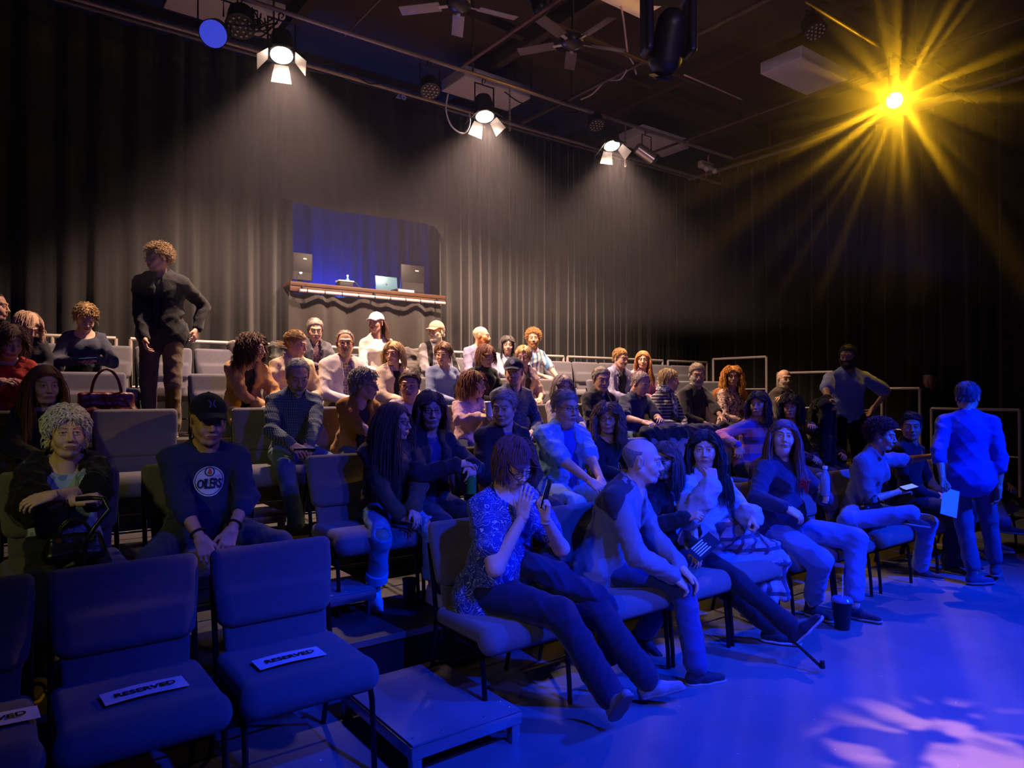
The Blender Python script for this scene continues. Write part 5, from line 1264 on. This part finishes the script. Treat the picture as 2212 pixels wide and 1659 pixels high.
PP['wavy'] = person(1582, 790, 2, male=False, look=8, pitch=2, hair='longcurly', hcol=hx('c8842c'), glasses=GL, top=hx('c8a898'), tpat='blotch', tcol2=hx('5a3a3c'), tscale=1.2, neck='v', pants=hx('6c8cb0'), short='woman with long wavy golden hair', label='person with long wavy golden hair and glasses in a pale blotched blouse')
PP['bald3'] = person(1695, 796, 2, look=26, pitch=0, hair='bald', hcol=hx('c0a890'), glasses=GL, beard=hx('c0a890'), bth=.006, jacket=hx('4e463f'), top=hx('8a8078'), neck='collar', skin=(.70, .42, .29), hl=V3(W(1680, 866, Y=5.05)), short='bald bearded man in grey jacket', label='bald person with glasses and fair beard in a brown grey jacket, by the side rail')
# --- second row
PP['white'] = person(145, 878, 1, male=False, look=9, pitch=-2, hair='fluffy', hcol=hx('e4e0e4'), fat=.5, top=hx('a8c0e0'), tpat='blotch', tcol2=hx('7890c0'), tscale=.6, sleeve=.75, neck='scoop', shawl=hx('141216'), pants=hx('1e2024'), skin=(.72, .50, .40),
    hl=V3(W(112, 1070, Y=3.80)), hr=V3(W(172, 1082, Y=3.83)), hdir_l=(-1, -.1, -.25), hdir_r=(1, -.2, .1), el_l=(1, .2, -.5), el_r=(-1, .2, -.5), hand_r='grip', hback_l=(0, -.5, .8), hback_r=(0, -.6, .7), band=GL, band_side=-1, short='white haired woman in black shawl', label='older person with white hair, pale blue blouse and black shawl, arms crossed on a cane')
PP['team'] = person(450, 851, 1, look=12, pitch=8, lean=10, hair='short', hcol=hx('6a5a50'), cap=hx('17171e'), fat=.9, top=hx('28305a'), sleeve=1.35, pants=hx('353f52'), hood=1, hr=V3(W(437, 1168, Y=3.78)), hl=V3(W(503, 1143, Y=3.80)), hdir_r=(.25, -.35, -.8), hdir_l=(-.35, -.3, -.7), el_l=(1, .1, -.5), el_r=(-1, .1, -.5), splay=.75, fl=(.30, -.40, .09), fr=(-.30, -.40, .09), band=GL, band_both=1, hs=1.08,
    short='man in the team hoodie', label='person in a black cap and navy pullover with a round team logo on the chest')
PP['ripped'] = person(852, 866, 1, male=False, look=62, pitch=2, lean=10, yaw=-8, hair='long', hlen=.5, hcol=hx('6c4a3c'), glasses=GL, jacket=hx('5e4a34'), top=hx('1e1c28'), neck='v', pants=hx('6f9ab4'), ripped=1, cuffs=1, pfrac=1.76, shoe=hx('d8dce8'), sole=hx('e0e0ea'), jhem=.10, fl=V3(W(937, 1268, z=.38)), fr=V3(W(812, 1272, z=.38)), hl=V3(W(893, 1098, Y=3.82)), hr=V3(W(868, 1118, Y=3.86)), hdir_l=(.1, -.6, -.6), hdir_r=(.7, -.5, -.1), band=GL,
    short='young woman in ripped jeans', label='person with very long brown hair, olive cardigan, ripped cuffed jeans and white sneakers')
PP['dbob'] = person(930, 843, 1, male=False, look=10, pitch=4, hair='bob', hcol=hx('6e5444'), glasses=GL, jacket=hx('24242c'), top=hx('2c3668'), hl=V3(W(1018, 1000, Y=3.82)), hr=V3(W(990, 1003, Y=3.84)), hdir_l=(-.2, -.4, -.7), hdir_r=(.8, -.4, .1), el_r=(-.8, .1, -.6), short='woman with the brown bob and dark jacket', label='person with brown bob and glasses in dark jacket, hands over a green can')
PP['djack'] = person(1088, 839, 1, look=-16, pitch=8, hair='short', hcol=hx('a09490'), jacket=hx('2c1e20'), top=hx('44508c'), neck='v', fat=.2, short='man in the dark maroon jacket', label='person with cropped fair hair in a dark maroon jacket over a blue shirt')
PP['big'] = person(1222, 839, 1, look=38, pitch=8, fat=1.0, hair='short', hcol=hx('8a8284'), glasses=GL, jacket=hx('5c88c4'), jpat='floral', jcol2=hx('88a8d0'), jscale=2, jsleeve=.85, top=hx('2840a0'), open=1.6, pants=hx('7c9cc0'), hl=V3(W(1300, 1040, Y=3.74)), hr=V3(W(1276, 1040, Y=3.74)), el_l=(.6, .2, -.8), splay=.5, hs=1.1, short='big man in the open blue shirt', label='large person with short grey hair and glasses in an open pale blue patterned shirt')
PP['smile'] = person(1313, 869, 1, male=False, look=-2, pitch=2, hair='longcurly', hlen=.28, hcol=hx('705450'), glasses=GL, top=hx('1c1b24'), neck='scoop', scarf=None, short='smiling woman with frizzy hair', label='smiling person with frizzy brown hair and glasses in a black top')
PP['pinks'] = person(1638, 843, 1, male=False, look=-14, pitch=4, lean=10, hair='longwavy', hlen=.28, hcol=hx('33201e'), top=hx('c07080'), tpat='stripes', tcol2=hx('5a4a90'), tscale=.22, hr=V3(W(1594, 962, Y=4.0)), hdir_r=(0, -.1, -1), el_r=(-1, .3, -.4), short='woman in the pink and purple top', label='person with dark wavy hair in a pink and purple striped top, one arm hanging')
PP['dcur'] = person(1708, 851, 1, male=False, look=-6, pitch=2, hair='longcurly', hlen=.22, hcol=hx('1e1618'), top=hx('2a2226'), tpat='blotch', tcol2=hx('6a5048'), tscale=1.4, short='woman with dark curly hair', label='person with dark curly hair and a dark floral top, face in shadow')
PP['flor'] = person(1776, 862, 1, male=False, look=-2, pitch=12, lean=10, hair='longcurly', hlen=.22, hcol=hx('1e1618'), top=hx('2c2a26'), tpat='blotch', tcol2=hx('7a6a4c'), tscale=2, hr=V3(W(1752, 920, Y=3.9)), short='woman in dark floral blouse', label='person in a dark floral blouse half hidden beside the standing man in pale shirt')
# --- front row
PP['floral'] = person(1112, 943, 0, male=False, fat=.75, look=36, pitch=30, lean=10, yaw=8, hair='bob', hlen=.13, hcol=hx('70424a'), glasses=GL, gz=-.022, top=hx('2a3f94'), tpat='floral', tcol2=hx('b8c4e8'), tscale=1.3, sleeve=.62, sloose=.012, neck='scoop', hem=.12, pants=hx('1e2344'), shoe=hx('7c8098'), sole=hx('6a6a80'), flare=.02, skin=(.68, .46, .42),
    hr=V3(W(1129, 1116, Y=2.74)), hl=V3(W(1178, 1120, Y=2.70)), hdir_r=(.15, -.05, 1), hdir_l=(.05, -.1, 1), hback_r=(-1, -.2, 0), hback_l=(.9, -.5, 0), hand_r='flat', hand_l='grip', el_r=(-.4, .1, -1), el_l=(.7, .1, -.8), fl=V3(W(1395, 1462, z=.13)), fr=V3(W(1318, 1500, z=.15)), toe_l=40, toe_r=-25, tp_l=-15, tp_r=-50, short='woman in the floral blouse', label='person with short auburn hair and glasses in blue floral blouse, looking at a phone')
PP['bald'] = person(1388, 943, 0, look=88, pitch=6, lean=20, yaw=28, hair='bald', hcol=hx('807888'), jacket=hx('7e7e90'), jhem=.05, yoke=hx('3a3848'), top=hx('30344c'), pants=hx('34427a'), shoe=hx('24263a'), skin=(.68, .48, .44), hl=V3(W(1470, 1225, Y=2.62)), hr=V3(W(1455, 1245, Y=2.60)), hdir_l=(.2, -.6, -.6), hdir_r=(.5, -.5, -.5), fl=V3(W(1502, 1438, z=.09)), fr=V3(W(1392, 1360, z=.13)), tp_r=30, toe_l=40, splay=.3, fat=.2, short='bald man in the grey two tone jacket', label='bald person in grey jacket with dark yoke and blue jeans, turned to the right')
PP['behind'] = person(1436, 950, 0, male=False, look=-26, pitch=2, side=-12, Y=3.10, hair='long', hlen=.25, hcol=hx('5a4446'), jacket=hx('20222e'), top=hx('c8d0e8'), open=1.5, pants=hx('1c1f38'), shoe=hx('20243c'), sole=hx('98a0c0'), hr=V3(W(1480, 1118, Y=2.75)), hl=V3(W(1502, 1190, Y=2.8)), hand_r='pinch', fl=V3(W(1712, 1358, z=.20)), fr=V3(W(1664, 1352, z=.10)), tp_l=-48, toe_l=35, toe_r=30, short='woman beside the bald man', label='person in a dark jacket over white, leaning beside the bald man, long dark legs crossed')
PP['robe'] = person(1522, 926, 0, male=False, look=-2, pitch=2, side=-3, hair='longwavy', hlen=.42, hcol=hx('261c22'), fat=1.0, top=hx('a0a8c4'), loose=.016, sloose=.02, sleeve=1.85, wr=.008, pants=hx('7088b8'), shoe=hx('30304a'), skin=(.66, .46, .42), hr=V3(W(1540, 1042, Y=2.72)), hdir_r=(-.25, .1, 1), hback_r=(-.5, -.8, 0), hand_r='fist', hl=V3(W(1622, 1112, Y=2.66)), hdir_l=(.0, -.5, -.8), hand_l='grip', el_r=(-.6, -.1, -1), fr=V3(W(1612, 1300, z=.10)), fl=V3(W(1652, 1302, z=.10)), short='woman with her fist at her mouth', label='person with long dark hair in a pale robe, fist at the mouth, blanket on lap')
PP['bottle'] = person(1692, 903, 0, male=False, look=6, pitch=-4, roll=6, hair='long', hlen=.44, hcol=hx('7c5a68'), fat=1.1, top=hx('2a3054'), sleeve=1.9, neck='crew', hem=.16, pants=hx('5878b8'), pfrac=1.85, shoe=hx('2a2c44'), shoekind='boot', skin=(.70, .50, .44), hr=V3(W(1700, 1098, Y=2.62)), hdir_r=(.5, -.5, -.4), hl=V3(W(1782, 1078, Y=2.60)), hdir_l=(.05, -.1, 1), hback_l=(.6, -.7, 0), hand_l='grip', el_l=(1, .1, -.5), fr=V3(W(1752, 1300, z=.10)), fl=V3(W(1842, 1304, z=.10)), splay=.7, short='woman holding the water bottle', label='large person with long brown hair in dark dress and pale leggings, holding a bottle')
PP['ankle'] = person(1905, 905, 0, look=78, pitch=10, lean=14, hair='curlyshort', hcol=hx('5a2428'), male=False, top=hx('6a6c84'), sleeve=.9, neck='collar', pants=hx('6480c0'), shoe=hx('4a3a44'), fr=V3(W(1968, 1108, Y=2.46)), fl=V3(W(1985, 1222, z=.09)), kp_r=(-1, -.5, .05), toe_r=70, tp_r=10, hl=V3(W(2012, 985, Y=2.75)), hr=V3(W(1940, 1062, Y=2.75)), hdir_l=(.6, -.6, .3), short='person with auburn curls and crossed leg', label='person with auburn curls in a grey shirt, one ankle resting on the other knee')
PP['black1'] = person(1968, 888, 0, look=6, pitch=4, hair='short', hcol=hx('16141a'), top=hx('24263a'), neck='collar', Y=3.12, fat=.3, short='dark haired man in black shirt', label='person with short dark hair in a black shirt, between the auburn curls and the walker')
PP['far1'] = person(2118, 905, 0, look=50, pitch=10, hair='short', hcol=hx('201a1e'), top=hx('20223a'), pants=hx('4c62a8'), fl=V3(W(2196, 1165, Y=2.35)), fr=V3(W(2160, 1200, z=.1)), shoe=hx('30344c'), short='seated person hidden by the walker', label='seated person almost hidden behind the walker in the blue sweater, legs out to the right')
# --- standing on the right
PP['pale'] = person(1832, 743, None, stand=True, Y=4.02, z0=TZ[1], yaw=-40, look=-14, pitch=6, hair='short', hcol=hx('1e1818'), beard=hx('241a18'), bth=.006, top=hx('98a4dc'), sleeve=.8, sloose=.012, neck='collar', pants=hx('15151c'), fat=.4, hr=V3(W(1790, 872, Y=3.85)), hl=V3(W(1888, 880, Y=3.95)), el_r=(-1, .2, -.5), skin=(.42, .26, .2), short='standing man in the pale shirt', label='person with dark beard standing in pale short sleeve shirt, black jacket over one arm')
PP['shadow'] = person(2008, 797, None, stand=True, Y=4.6, z0=0.0, yaw=-50, look=-20, pitch=12, hair='short', hcol=hx('16141a'), top=hx('141418'), pants=hx('141418'), neck='high', s=1.0, short='dark figure behind the rail', label='person all in black standing in the dark beyond the side rail, only the face showing')
PP['walker'] = person(2090, 823, None, stand=True, Y=2.42, z0=0.0, yaw=112, look=176, pitch=12, hair='short', hcol=hx('5c5870'), top=hx('3c50b4'), topname='sweater', sleeve=1.35, hem=.10, pants=hx('58587c'), shoe=hx('50486a'), shoekind='boot', pfrac=1.86, hr=V3(W(2158, 1075, Y=2.22)), hl=V3(W(2034, 1040, Y=2.48)), hdir_l=(0, .1, -1), hand_l='grip', fat=.4, fl=V3(W(2100, 1236, z=.10)), fr=V3(W(2148, 1226, z=.10)), toe_l=-55, short='walker in the blue sweater', label='person walking away in a blue sweater, grey trousers and ankle boots, paper in hand')

# ------------------------------------------------------------------ chairs under and around them
ROWN = ['front row', 'second row', 'third row', 'fourth row', 'topmost row']
PIT = .565
for r in range(5):
    S = sorted([s for s in SEATED if s[0] == r], key=lambda s: s[1]); X = [s[1] for s in S]
    for it in range(300):
        for i in range(len(X) - 1):
            d = X[i + 1] - X[i]
            if d < PIT: X[i] -= (PIT - d) / 2; X[i + 1] += (PIT - d) / 2
    for i, x in enumerate(X): place_chair(x, r, 'grey chair under the ' + S[i][2], 0.0)
    occ = list(X); ORDW = ['just', 'second', 'third', 'fourth', 'fifth', 'sixth', 'seventh', 'eighth', 'ninth']; ORD = ['right beside', 'one seat away from', 'two seats away from', 'three seats away from', 'four seats away from', 'five seats away from', 'six seats away from', 'seven seats away from', 'eight seats away from']
    lim = {0: [(1.95, 8.6)], 1: [(-.6, 1.1), (1.7, 9.6)], 2: [(-.9, 1.15), (1.5, 9.9)], 3: [(-1, 1.06), (1.5, 10.0)], 4: [(-1, 10.1)]}[r]
    for (a, b) in lim:
        inside = sorted([x for x in occ if a - .3 < x < b + .3]); bounds = [a] + inside + [b]
        for i in range(len(bounds) - 1):
            l = bounds[i] + (PIT if i > 0 else PIT / 2); h_ = bounds[i + 1] - (PIT if i < len(bounds) - 2 else PIT / 2)
            n = int((h_ - l) / PIT + 1.02) if h_ >= l - .001 else 0
            for j in range(n):
                if i > 0:
                    x = l + j * PIT; nm = min(S, key=lambda s: abs(X[S.index(s)] - bounds[i]))[2]; sd_ = 'right'; kk = j
                else:
                    x = h_ - j * PIT; nm = min(S, key=lambda s: abs(X[S.index(s)] - bounds[i + 1]))[2]; sd_ = 'left'; kk = j
                place_chair(x, r, 'empty %s chair %s %s of the %s' % (ROWN[r].replace(' row', '-row'), ORDW[min(kk, 8)], sd_, nm))
CX_ = (-.13, .45, 1.045)
place_chair(CX_[0], 0, 'reserved grey chair cut off by the left edge, front row')
place_chair(CX_[1], 0, 'reserved grey chair in the foreground, left of the one nearest the step')
place_chair(CX_[2], 0, 'reserved grey chair in the foreground, nearest the low step')

# ------------------------------------------------------------------ papers, props
M_PAPER = mat('paper', hx('e8ecf6'), .6); M_INK = mat('ink', hx('14141c'), .6)
def reserved(x, y, rz, lab):
    e = empty('reserved_sign', (x, y, .4995), rz, lab, 'sign', 'reserved signs on front chairs'); e.rotation_euler = (R(2), 0, rz)
    m = MB(); n = 9
    for i in range(n): 
        for j in (0, 1): m.v.append(np.array([[-.14 + .28 * i / (n - 1), -.055 + .11 * j, .004 * math.sin(i * .5)]])); m.n += 1
    m.f = [(2 * i, 2 * i + 2, 2 * i + 3, 2 * i + 1) for i in range(n - 1)]
    m.build('paper', M_PAPER, e)
    text_obj('lettering', 'RESERVED', .046, M_INK, e, (0, -.004, .006), (0, 0, 0), .0002, .0012)
p = W(318, 1486, z=.50); reserved(p.x, p.y, R(4), 'white reserved sign on the foreground chair left of the step side chair')
p = W(628, 1417, z=.50); reserved(p.x, p.y, R(2), 'white reserved sign on the foreground chair nearest the step')
p = W(-18, 1556, z=.50); reserved(p.x, p.y, R(3), 'white reserved sign cut off by the left edge')

from mathutils.bvhtree import BVHTree
def project(P, co2, off):        # lay flat marks on a person's chest
    me = P['top'].data; t = BVHTree.FromPolygons([v.co[:] for v in me.vertices], [p.vertices[:] for p in me.polygons])
    c = P['chest'] + P['up'] * off[1] + P['sx'] * off[0]; out = []
    for (a, b, d) in co2:
        o = Vector(c + P['sx'] * a + P['up'] * b + P['fw'] * .5); h_ = t.ray_cast(o, Vector(-P['fw']))
        q = h_[0] if h_[0] is not None else o - Vector(P['fw']) * .38
        out.append(q + Vector(P['fw']) * (.002 + d))
    return out
def disc2(r0, r1, d, cx=0, cy=0, K=32, n=4):
    v = [(cx + (r0 + (r1 - r0) * j / n) * math.sin(2 * PI * k / K), cy + (r0 + (r1 - r0) * j / n) * math.cos(2 * PI * k / K), d) for j in range(n + 1) for k in range(K)]
    f = [(j * K + k, j * K + (k + 1) % K, (j + 1) * K + (k + 1) % K, (j + 1) * K + k) for j in range(n) for k in range(K)]
    return v, f
P = PP['team']; OFF = (.0, -.02)
MW = mat('logo_white', hx('d0daf4'), .6); MN = mat('logo_navy', hx('1c2858'), .6); MO = mat('logo_orange', hx('d05a2c'), .6)
def decal(name, parts, m, parent):
    b = MB()
    for v, f in parts: b.put([tuple(q) for q in project(P, v, OFF)], f)
    return b.build(name, m, parent, smooth=0)
lg = decal('chest_logo', [disc2(0, .070, .0006), disc2(.074, .080, .0006)], MW, P['top'])
decal('drop_ring', [disc2(0, .026, .0035, 0, .052)], MN, lg); decal('drop_field', [disc2(0, .020, .0048, 0, .052)], MW, lg)
dv = [(.0, .075, .0065)] + [(.011 * math.cos(a), .047 + .011 * math.sin(a), .0065) for a in np.linspace(R(25), R(-205), 14)]
decal('oil_drop', [(dv, [tuple(range(len(dv)))])], MO, lg)
cu = bpy.data.curves.new('t', 'FONT'); cu.body = 'OILERS'; cu.size = .05; cu.align_x = 'CENTER'; cu.align_y = 'CENTER'; cu.offset = .0012; cu.resolution_u = 2; cu.space_character = .92
t = bpy.data.objects.new('t', cu); SC.collection.objects.link(t); me = bpy.data.meshes.new_from_object(t.evaluated_get(bpy.context.evaluated_depsgraph_get())); bpy.data.objects.remove(t)
tv = [(v.co.x * .88, (v.co.y + .008) * (1.6 - 7 * abs(v.co.x) ** 1.2) - .026, .0055) for v in me.vertices]
decal('team_lettering', [(tv, [tuple(p.vertices) for p in me.polygons])], MN, lg)
# emblem on the black cap
cp = [c for c in P['body'].children if c.name.startswith('cap')][0]
m = MB(); hs_ = 1.08
for s_ in (-1, 1):
    pts = []
    for a in np.linspace(-1, 1, 9):
        u = s_ * (.016 - .010 * (1 - a * a)) ; v_ = .088 + a * .016
        yy = -math.sqrt(max(0, 1 - (u / .09) ** 2 - ((v_ - .036) / .096) ** 2)) * .110 + .012
        pts.append(tuple(P['Rm'] @ (np.array((u, yy - .002, v_)) * hs_) + P['hc']))
    m.tube(pts, .0028, 5)
m.build('emblem', mat('emblem_blue', hx('5a5ae0'), .5), cp)

# phones, cans, cups
h = PP['floral']['hands']; c = W(1180, 1066, Y=2.70)
phone(c, (.25, -.1, 1), (-.45, .75, .3), 'dark phone held up by the woman in the floral blouse')
h = PP['scoop']['hands']; phone((h[1][0] + h[-1][0]) / 2 + V3((0, -.02, .03)), (1, 0, .1), (0, .2, 1), 'phone in the hands of the woman in the navy scoop neck')
h = PP['check']['hands']; phone((h[1][0] + h[-1][0]) / 2 + V3((0, -.03, .03)), (.9, -.2, 0), (0, .5, 1), 'phone held by the man in the check shirt')
h = PP['blazer']['hands']; phone((h[1][0] + h[-1][0]) / 2 + V3((0, -.02, .03)), (.9, 0, 0), (0, .4, 1), 'phone held by the man in the slate blazer')
h = PP['dbob']['hands']; can(h[1][0] + V3((0, -.03, -.05)), 'green drink can under the hands of the woman with the brown bob', hx('3c9a50'))
h = PP['lace']['hands']; cup(h[1][0] + V3((-.0, -.02, -.03)), 'pale cup held by the woman in the pink crochet sweater')
h = PP['blue4']['hands']; cup(h[1][0] + V3((0, -.02, -.04)), 'paper cup held by the woman in the light blue v neck')
h = PP['bottle']['hands']; p = h[1][0]
e = empty('water_bottle', p + V3((0, -.02, -.06)), 0, 'clear water bottle held by the woman in the dark dress', 'bottle')
MB().lathe([(.028, 0), (.031, .01), (.031, .13), (.014, .17), (.014, .185)], K=18).build('bottle', mat('bottle_clear', hx('bcd4ff'), .12, trans=.6), e, 60)
MB().lathe([(.017, .1855), (.017, .205), (0, .206)], K=14).build('bottle_cap', M_PAPER, e)
p = W(1742, 1048, Y=2.62)
o = MB(); rr = random.Random(3)
for k in range(9):
    q = (rr.uniform(-.05, .05), rr.uniform(-.03, .03), rr.uniform(-.02, .05)); o.tube([(0, 0, -.06), tuple(x * .5 for x in q), q], [.003, .004, .012], 6)
tag(o.build('red_flower', mat('red_petal', hx('b02030'), .5), None, 60, loc=p), 'small bunch of red flowers held beside the water bottle', 'flowers')
p = W(1816, 1356, z=0); cup(p, 'dark iced drink cup with straw on the blue floor', mat('dark_cup', hx('16182c'), .25), True, 1.62, mat('clear_lid', hx('8090d0'), .1, trans=.4))
p = W(885, 1304, z=.28); e = empty('tumbler', p, 0, 'small black tumbler on the lowest riser by the white sneakers', 'cup')
MB().lathe([(.036, 0), (.038, .005), (.042, .15)], K=20).build('cup', M_BLACK, e, 60); MB().lathe([(.044, .1505), (.044, .162), (.02, .168), (0, .168)], K=20).build('lid', M_DARKPL, e)
h = PP['curly']['hands']; can(h[1][0] + V3((0, -.02, .02)), 'yellow drink can in the hand of the curly haired man', hx('d8a840'), (.8, -.3, .3))
# program held by the woman beside the bald man
p = W(1520, 1180, Y=2.72); e = empty('program_leaflet', p, 0, 'dark printed program leaflet above the crossed dark legs', 'leaflet'); e.rotation_euler = (R(38), R(-30), R(-10))
MB().box(-.10, .10, -.05, .05, -.001, .001).build('leaflet', mat('leaflet_dark', hx('1c2038'), .4), e)
o = MB()
for k in range(5): o.box(-.07, .03 - .01 * (k % 2), .035 - k * .016, .043 - k * .016, .0012, .0016)
o.build('print', MW, e)
p = W(2050, 1085, Y=2.44); e = empty('paper_sheet', p, 0, 'white sheet of paper held by the walker', 'paper'); e.rotation_euler = (R(80), R(16), R(-30))
MB().box(-.075, .075, -.11, .11, -.001, .001).build('sheet', M_PAPER, e)
p = W(1962, 1052, Y=2.7); phone(p, (1, -.3, .15), (0, -.3, 1), 'phone on the knee of the person with auburn curls')
# canes
def cane(pts, lab, r=.010):
    o = V3(pts[0]); e = empty('walking_cane', o, 0, lab, 'cane'); MB().tube([V3(q) - o for q in pts], r, 10).build('shaft', mat('cane_black', hx('1a1a20'), .25), e, 60)
    t_ = V3(pts[-1]) - o; MB().lathe([(.016, 0), (.013, .04)], tuple(t_ - V3((0, 0, .0))), 12).build('rubber_foot', mat('rubber', hx('202024'), .8), e); return e
a = W(165, 1078, Y=3.74); b = W(226, 1076, Y=3.72); c = W(238, 1100, Y=3.70); d = W(205, 1140, Y=3.68); f = W(186, 1172, Y=3.68)
cane([a, (a + b) / 2 + V3((0, 0, .004)), b, c, d, f, V3((f.x, f.y, .30))], 'black walking cane under the crossed hands of the white haired woman', .011)
a = W(1575, 1255, Y=2.75); b = W(1773, 1440, z=.03); cane([a, (a * .5 + b * .5), b], 'thin dark cane lying against crossed legs, its tip on the blue floor', .009)
# folded cloths
def cloth(name, caps, lab, cat, m, k=.03, h_=.012, amp=.010, seed=1, cut=None):
    P_ = np.array([list(c[0]) for c in caps] + [list(c[1]) for c in caps]); rm = max(max(c[2], c[3]) for c in caps) + .04
    o = V3(P_.mean(0)); F = Field(P_.min(0) - rm, P_.max(0) + rm, h_)
    for c in caps: F.cap(c[0], c[1], c[2], c[3], k)
    V, Q = F.mesh(); V = wrinkle(V, vnormals(V, Q), amp, seed, .8) - np.array(o)
    x = fmesh(name, V, Q, m); x.location = o; return tag(x, lab, cat)
P = PP['floral']; 
def PW(P, v): return P['Mw'] @ Vector(v)
k1, k2 = PW(P, P['kn'][1]), PW(P, P['kn'][-1]); lap = PW(P, P['hip'] + np.array([.05, -.2, .13]))
cloth('folded_jacket', [(lap + V3((0, -.05, .02)), k1 + V3((0, 0, .05)), .07, .07), (lap, k1 + V3((.10, .02, -.02)), .06, .06), (k1 + V3((.03, -.0, .04)), k1 + V3((.12, .0, -.30)), .055, .035), (lap + V3((.12, 0, .05)), k1 + V3((.16, .05, -.15)), .05, .04)], 'navy jacket lying over the lap of the woman in the floral blouse', 'jacket', fabric(hx('20264c')), seed=4)
P = PP['robe']; k1, k2 = PW(P, P['kn'][1]), PW(P, P['kn'][-1]); lap = PW(P, P['hip'] + np.array([.0, -.16, .14]))
cloth('lap_blanket', [(lap, k1 + V3((0, .05, .06)), .09, .08), (lap, k2 + V3((0, .05, .06)), .09, .08), (k1 + V3((0, 0, .04)), k2 + V3((0, 0, .04)), .075, .075), (k1 + V3((0, -.03, .0)), k1 + V3((-.02, -.07, -.22)), .06, .03), (k2 + V3((0, -.03, .0)), k2 + V3((.03, -.07, -.26)), .06, .03), ((k1 + k2) / 2 + V3((0, -.03, .0)), (k1 + k2) / 2 + V3((.0, -.06, -.25)), .06, .03)],
      'pale plaid blanket over the lap of the woman with her fist at her mouth', 'blanket', fabric(hx('8c98c0'), 'plaid', hx('404870'), .3), seed=9, amp=.014)
P = PP['pale']; wq = Vector(P['hands'][-1][0])
cloth('draped_jacket', [(wq + V3((-.06, .05, .0)), wq + V3((.05, .1, .06)), .06, .06), (wq + V3((-.05, .05, 0)), wq + V3((-.08, .05, -.55)), .07, .06), (wq + V3((.05, .06, 0)), wq + V3((.04, .06, -.6)), .07, .06)], 'black jacket hanging over the arm of the standing man in the pale shirt', 'jacket', fabric(hx('141318')), seed=3)
def drape(px0, px1, row, drop, col, lab, seed, py=None, dz=.02):
    a = W(px0, 800, Y=ROWY[row] - .02).x; b = W(px1, 800, Y=ROWY[row] - .02).x; y = ROWY[row] - .02; zt = TZ[row] + .90 + dz; L = []
    n = max(2, int((b - a) / .12))
    for i in range(n + 1):
        x = a + (b - a) * i / n; L.append((V3((x, y, zt)), V3((x, y - .11, zt - drop)), .035, .045)); L.append((V3((x, y + .03, zt)), V3((x, y + .05, zt - drop * .7)), .03, .03))
    L.append((V3((a, y, zt)), V3((b, y, zt)), .035, .035))
    cloth('draped_coat', L, lab, 'coat', fabric(col), seed=seed, h_=.014, k=.09)
drape(503, 530, 4, .28, hx('8c8078'), 'grey coat over the chair back behind the camel blazer', 2, dz=.06)
drape(590, 632, 4, .30, hx('4c4c48'), 'dark olive coat over the chair back left of the slate blazer', 5, dz=.06)
drape(868, 900, 4, .3, hx('5a5250'), 'dark coat over the chair back between the white cap and the tan cap', 6, dz=.05)
drape(1395, 1580, 1, .55, hx('17161c'), 'long black cloth over the empty chair backs behind the front row', 7, dz=.05)
# handbags
def handbag(c, w_, d_, h_, m, lab, rz=0, hl=.22):
    e = empty('handbag', c, rz, lab, 'bag')
    F = Field((-w_ / 2 - .04, -d_ / 2 - .04, -.03), (w_ / 2 + .04, d_ / 2 + .04, h_ + .04), .009)
    F.box((0, 0, h_ * .25), (w_ / 2, d_ / 2, h_ * .27), .04, 0); F.box((0, 0, h_ * .6), (w_ / 2 - .02, d_ / 2 - .03, h_ * .40), .03, .05)
    V, Q = F.mesh(); V[:, 2] = np.maximum(V[:, 2], 0.0); V = wrinkle(V, vnormals(V, Q), .003, 4); fmesh('bag_body', V, Q, m, e)
    for s_ in (-1, 1):
        MB().tube([(w_ * .24 * math.cos(a), s_ * d_ * .22, h_ * .85 + hl * math.sin(a)) for a in np.linspace(0, PI, 15)], .008, 7).build('strap', m, e, 60)
        for x in (-1, 1): MB().lathe([(.014, 0), (.012, .004)], (0, 0, 0), 12, M=Matrix.Translation((x * w_ * .24, s_ * (d_ * .22 + .012), h_ * .8)) @ Matrix.Rotation(-s_ * PI / 2, 4, 'X')).build('ring', mat('brass', hx('b08a5a'), .3, .9), e)
handbag((W(230, 870, Y=6.42).x, 6.42, TZ[3] + .485), .44, .17, .26, mat('oxblood_leather', hx('4a1418'), .35, bump=(80, .2)), 'dark red leather handbag with two handles on the empty chair below the navy scoop neck')
handbag((W(160, 1130, Y=3.86).x, 3.80, TZ[1] + .545), .26, .12, .13, mat('black_leather', hx('1a1618'), .3, bump=(80, .2)), 'black handbag on the lap of the white haired woman', hl=.08)
PQ = PP['bottle']; c = PW(PQ, PQ['hip'] + np.array([.36, -.30, -.05]))
handbag((W(1880, 1110, Y=2.85).x, 2.85, .485), .30, .15, .20, mat('black_leather2', hx('16161c'), .3, bump=(80, .2)), 'black studded handbag on the seat right of the woman holding the bottle', hl=.1)
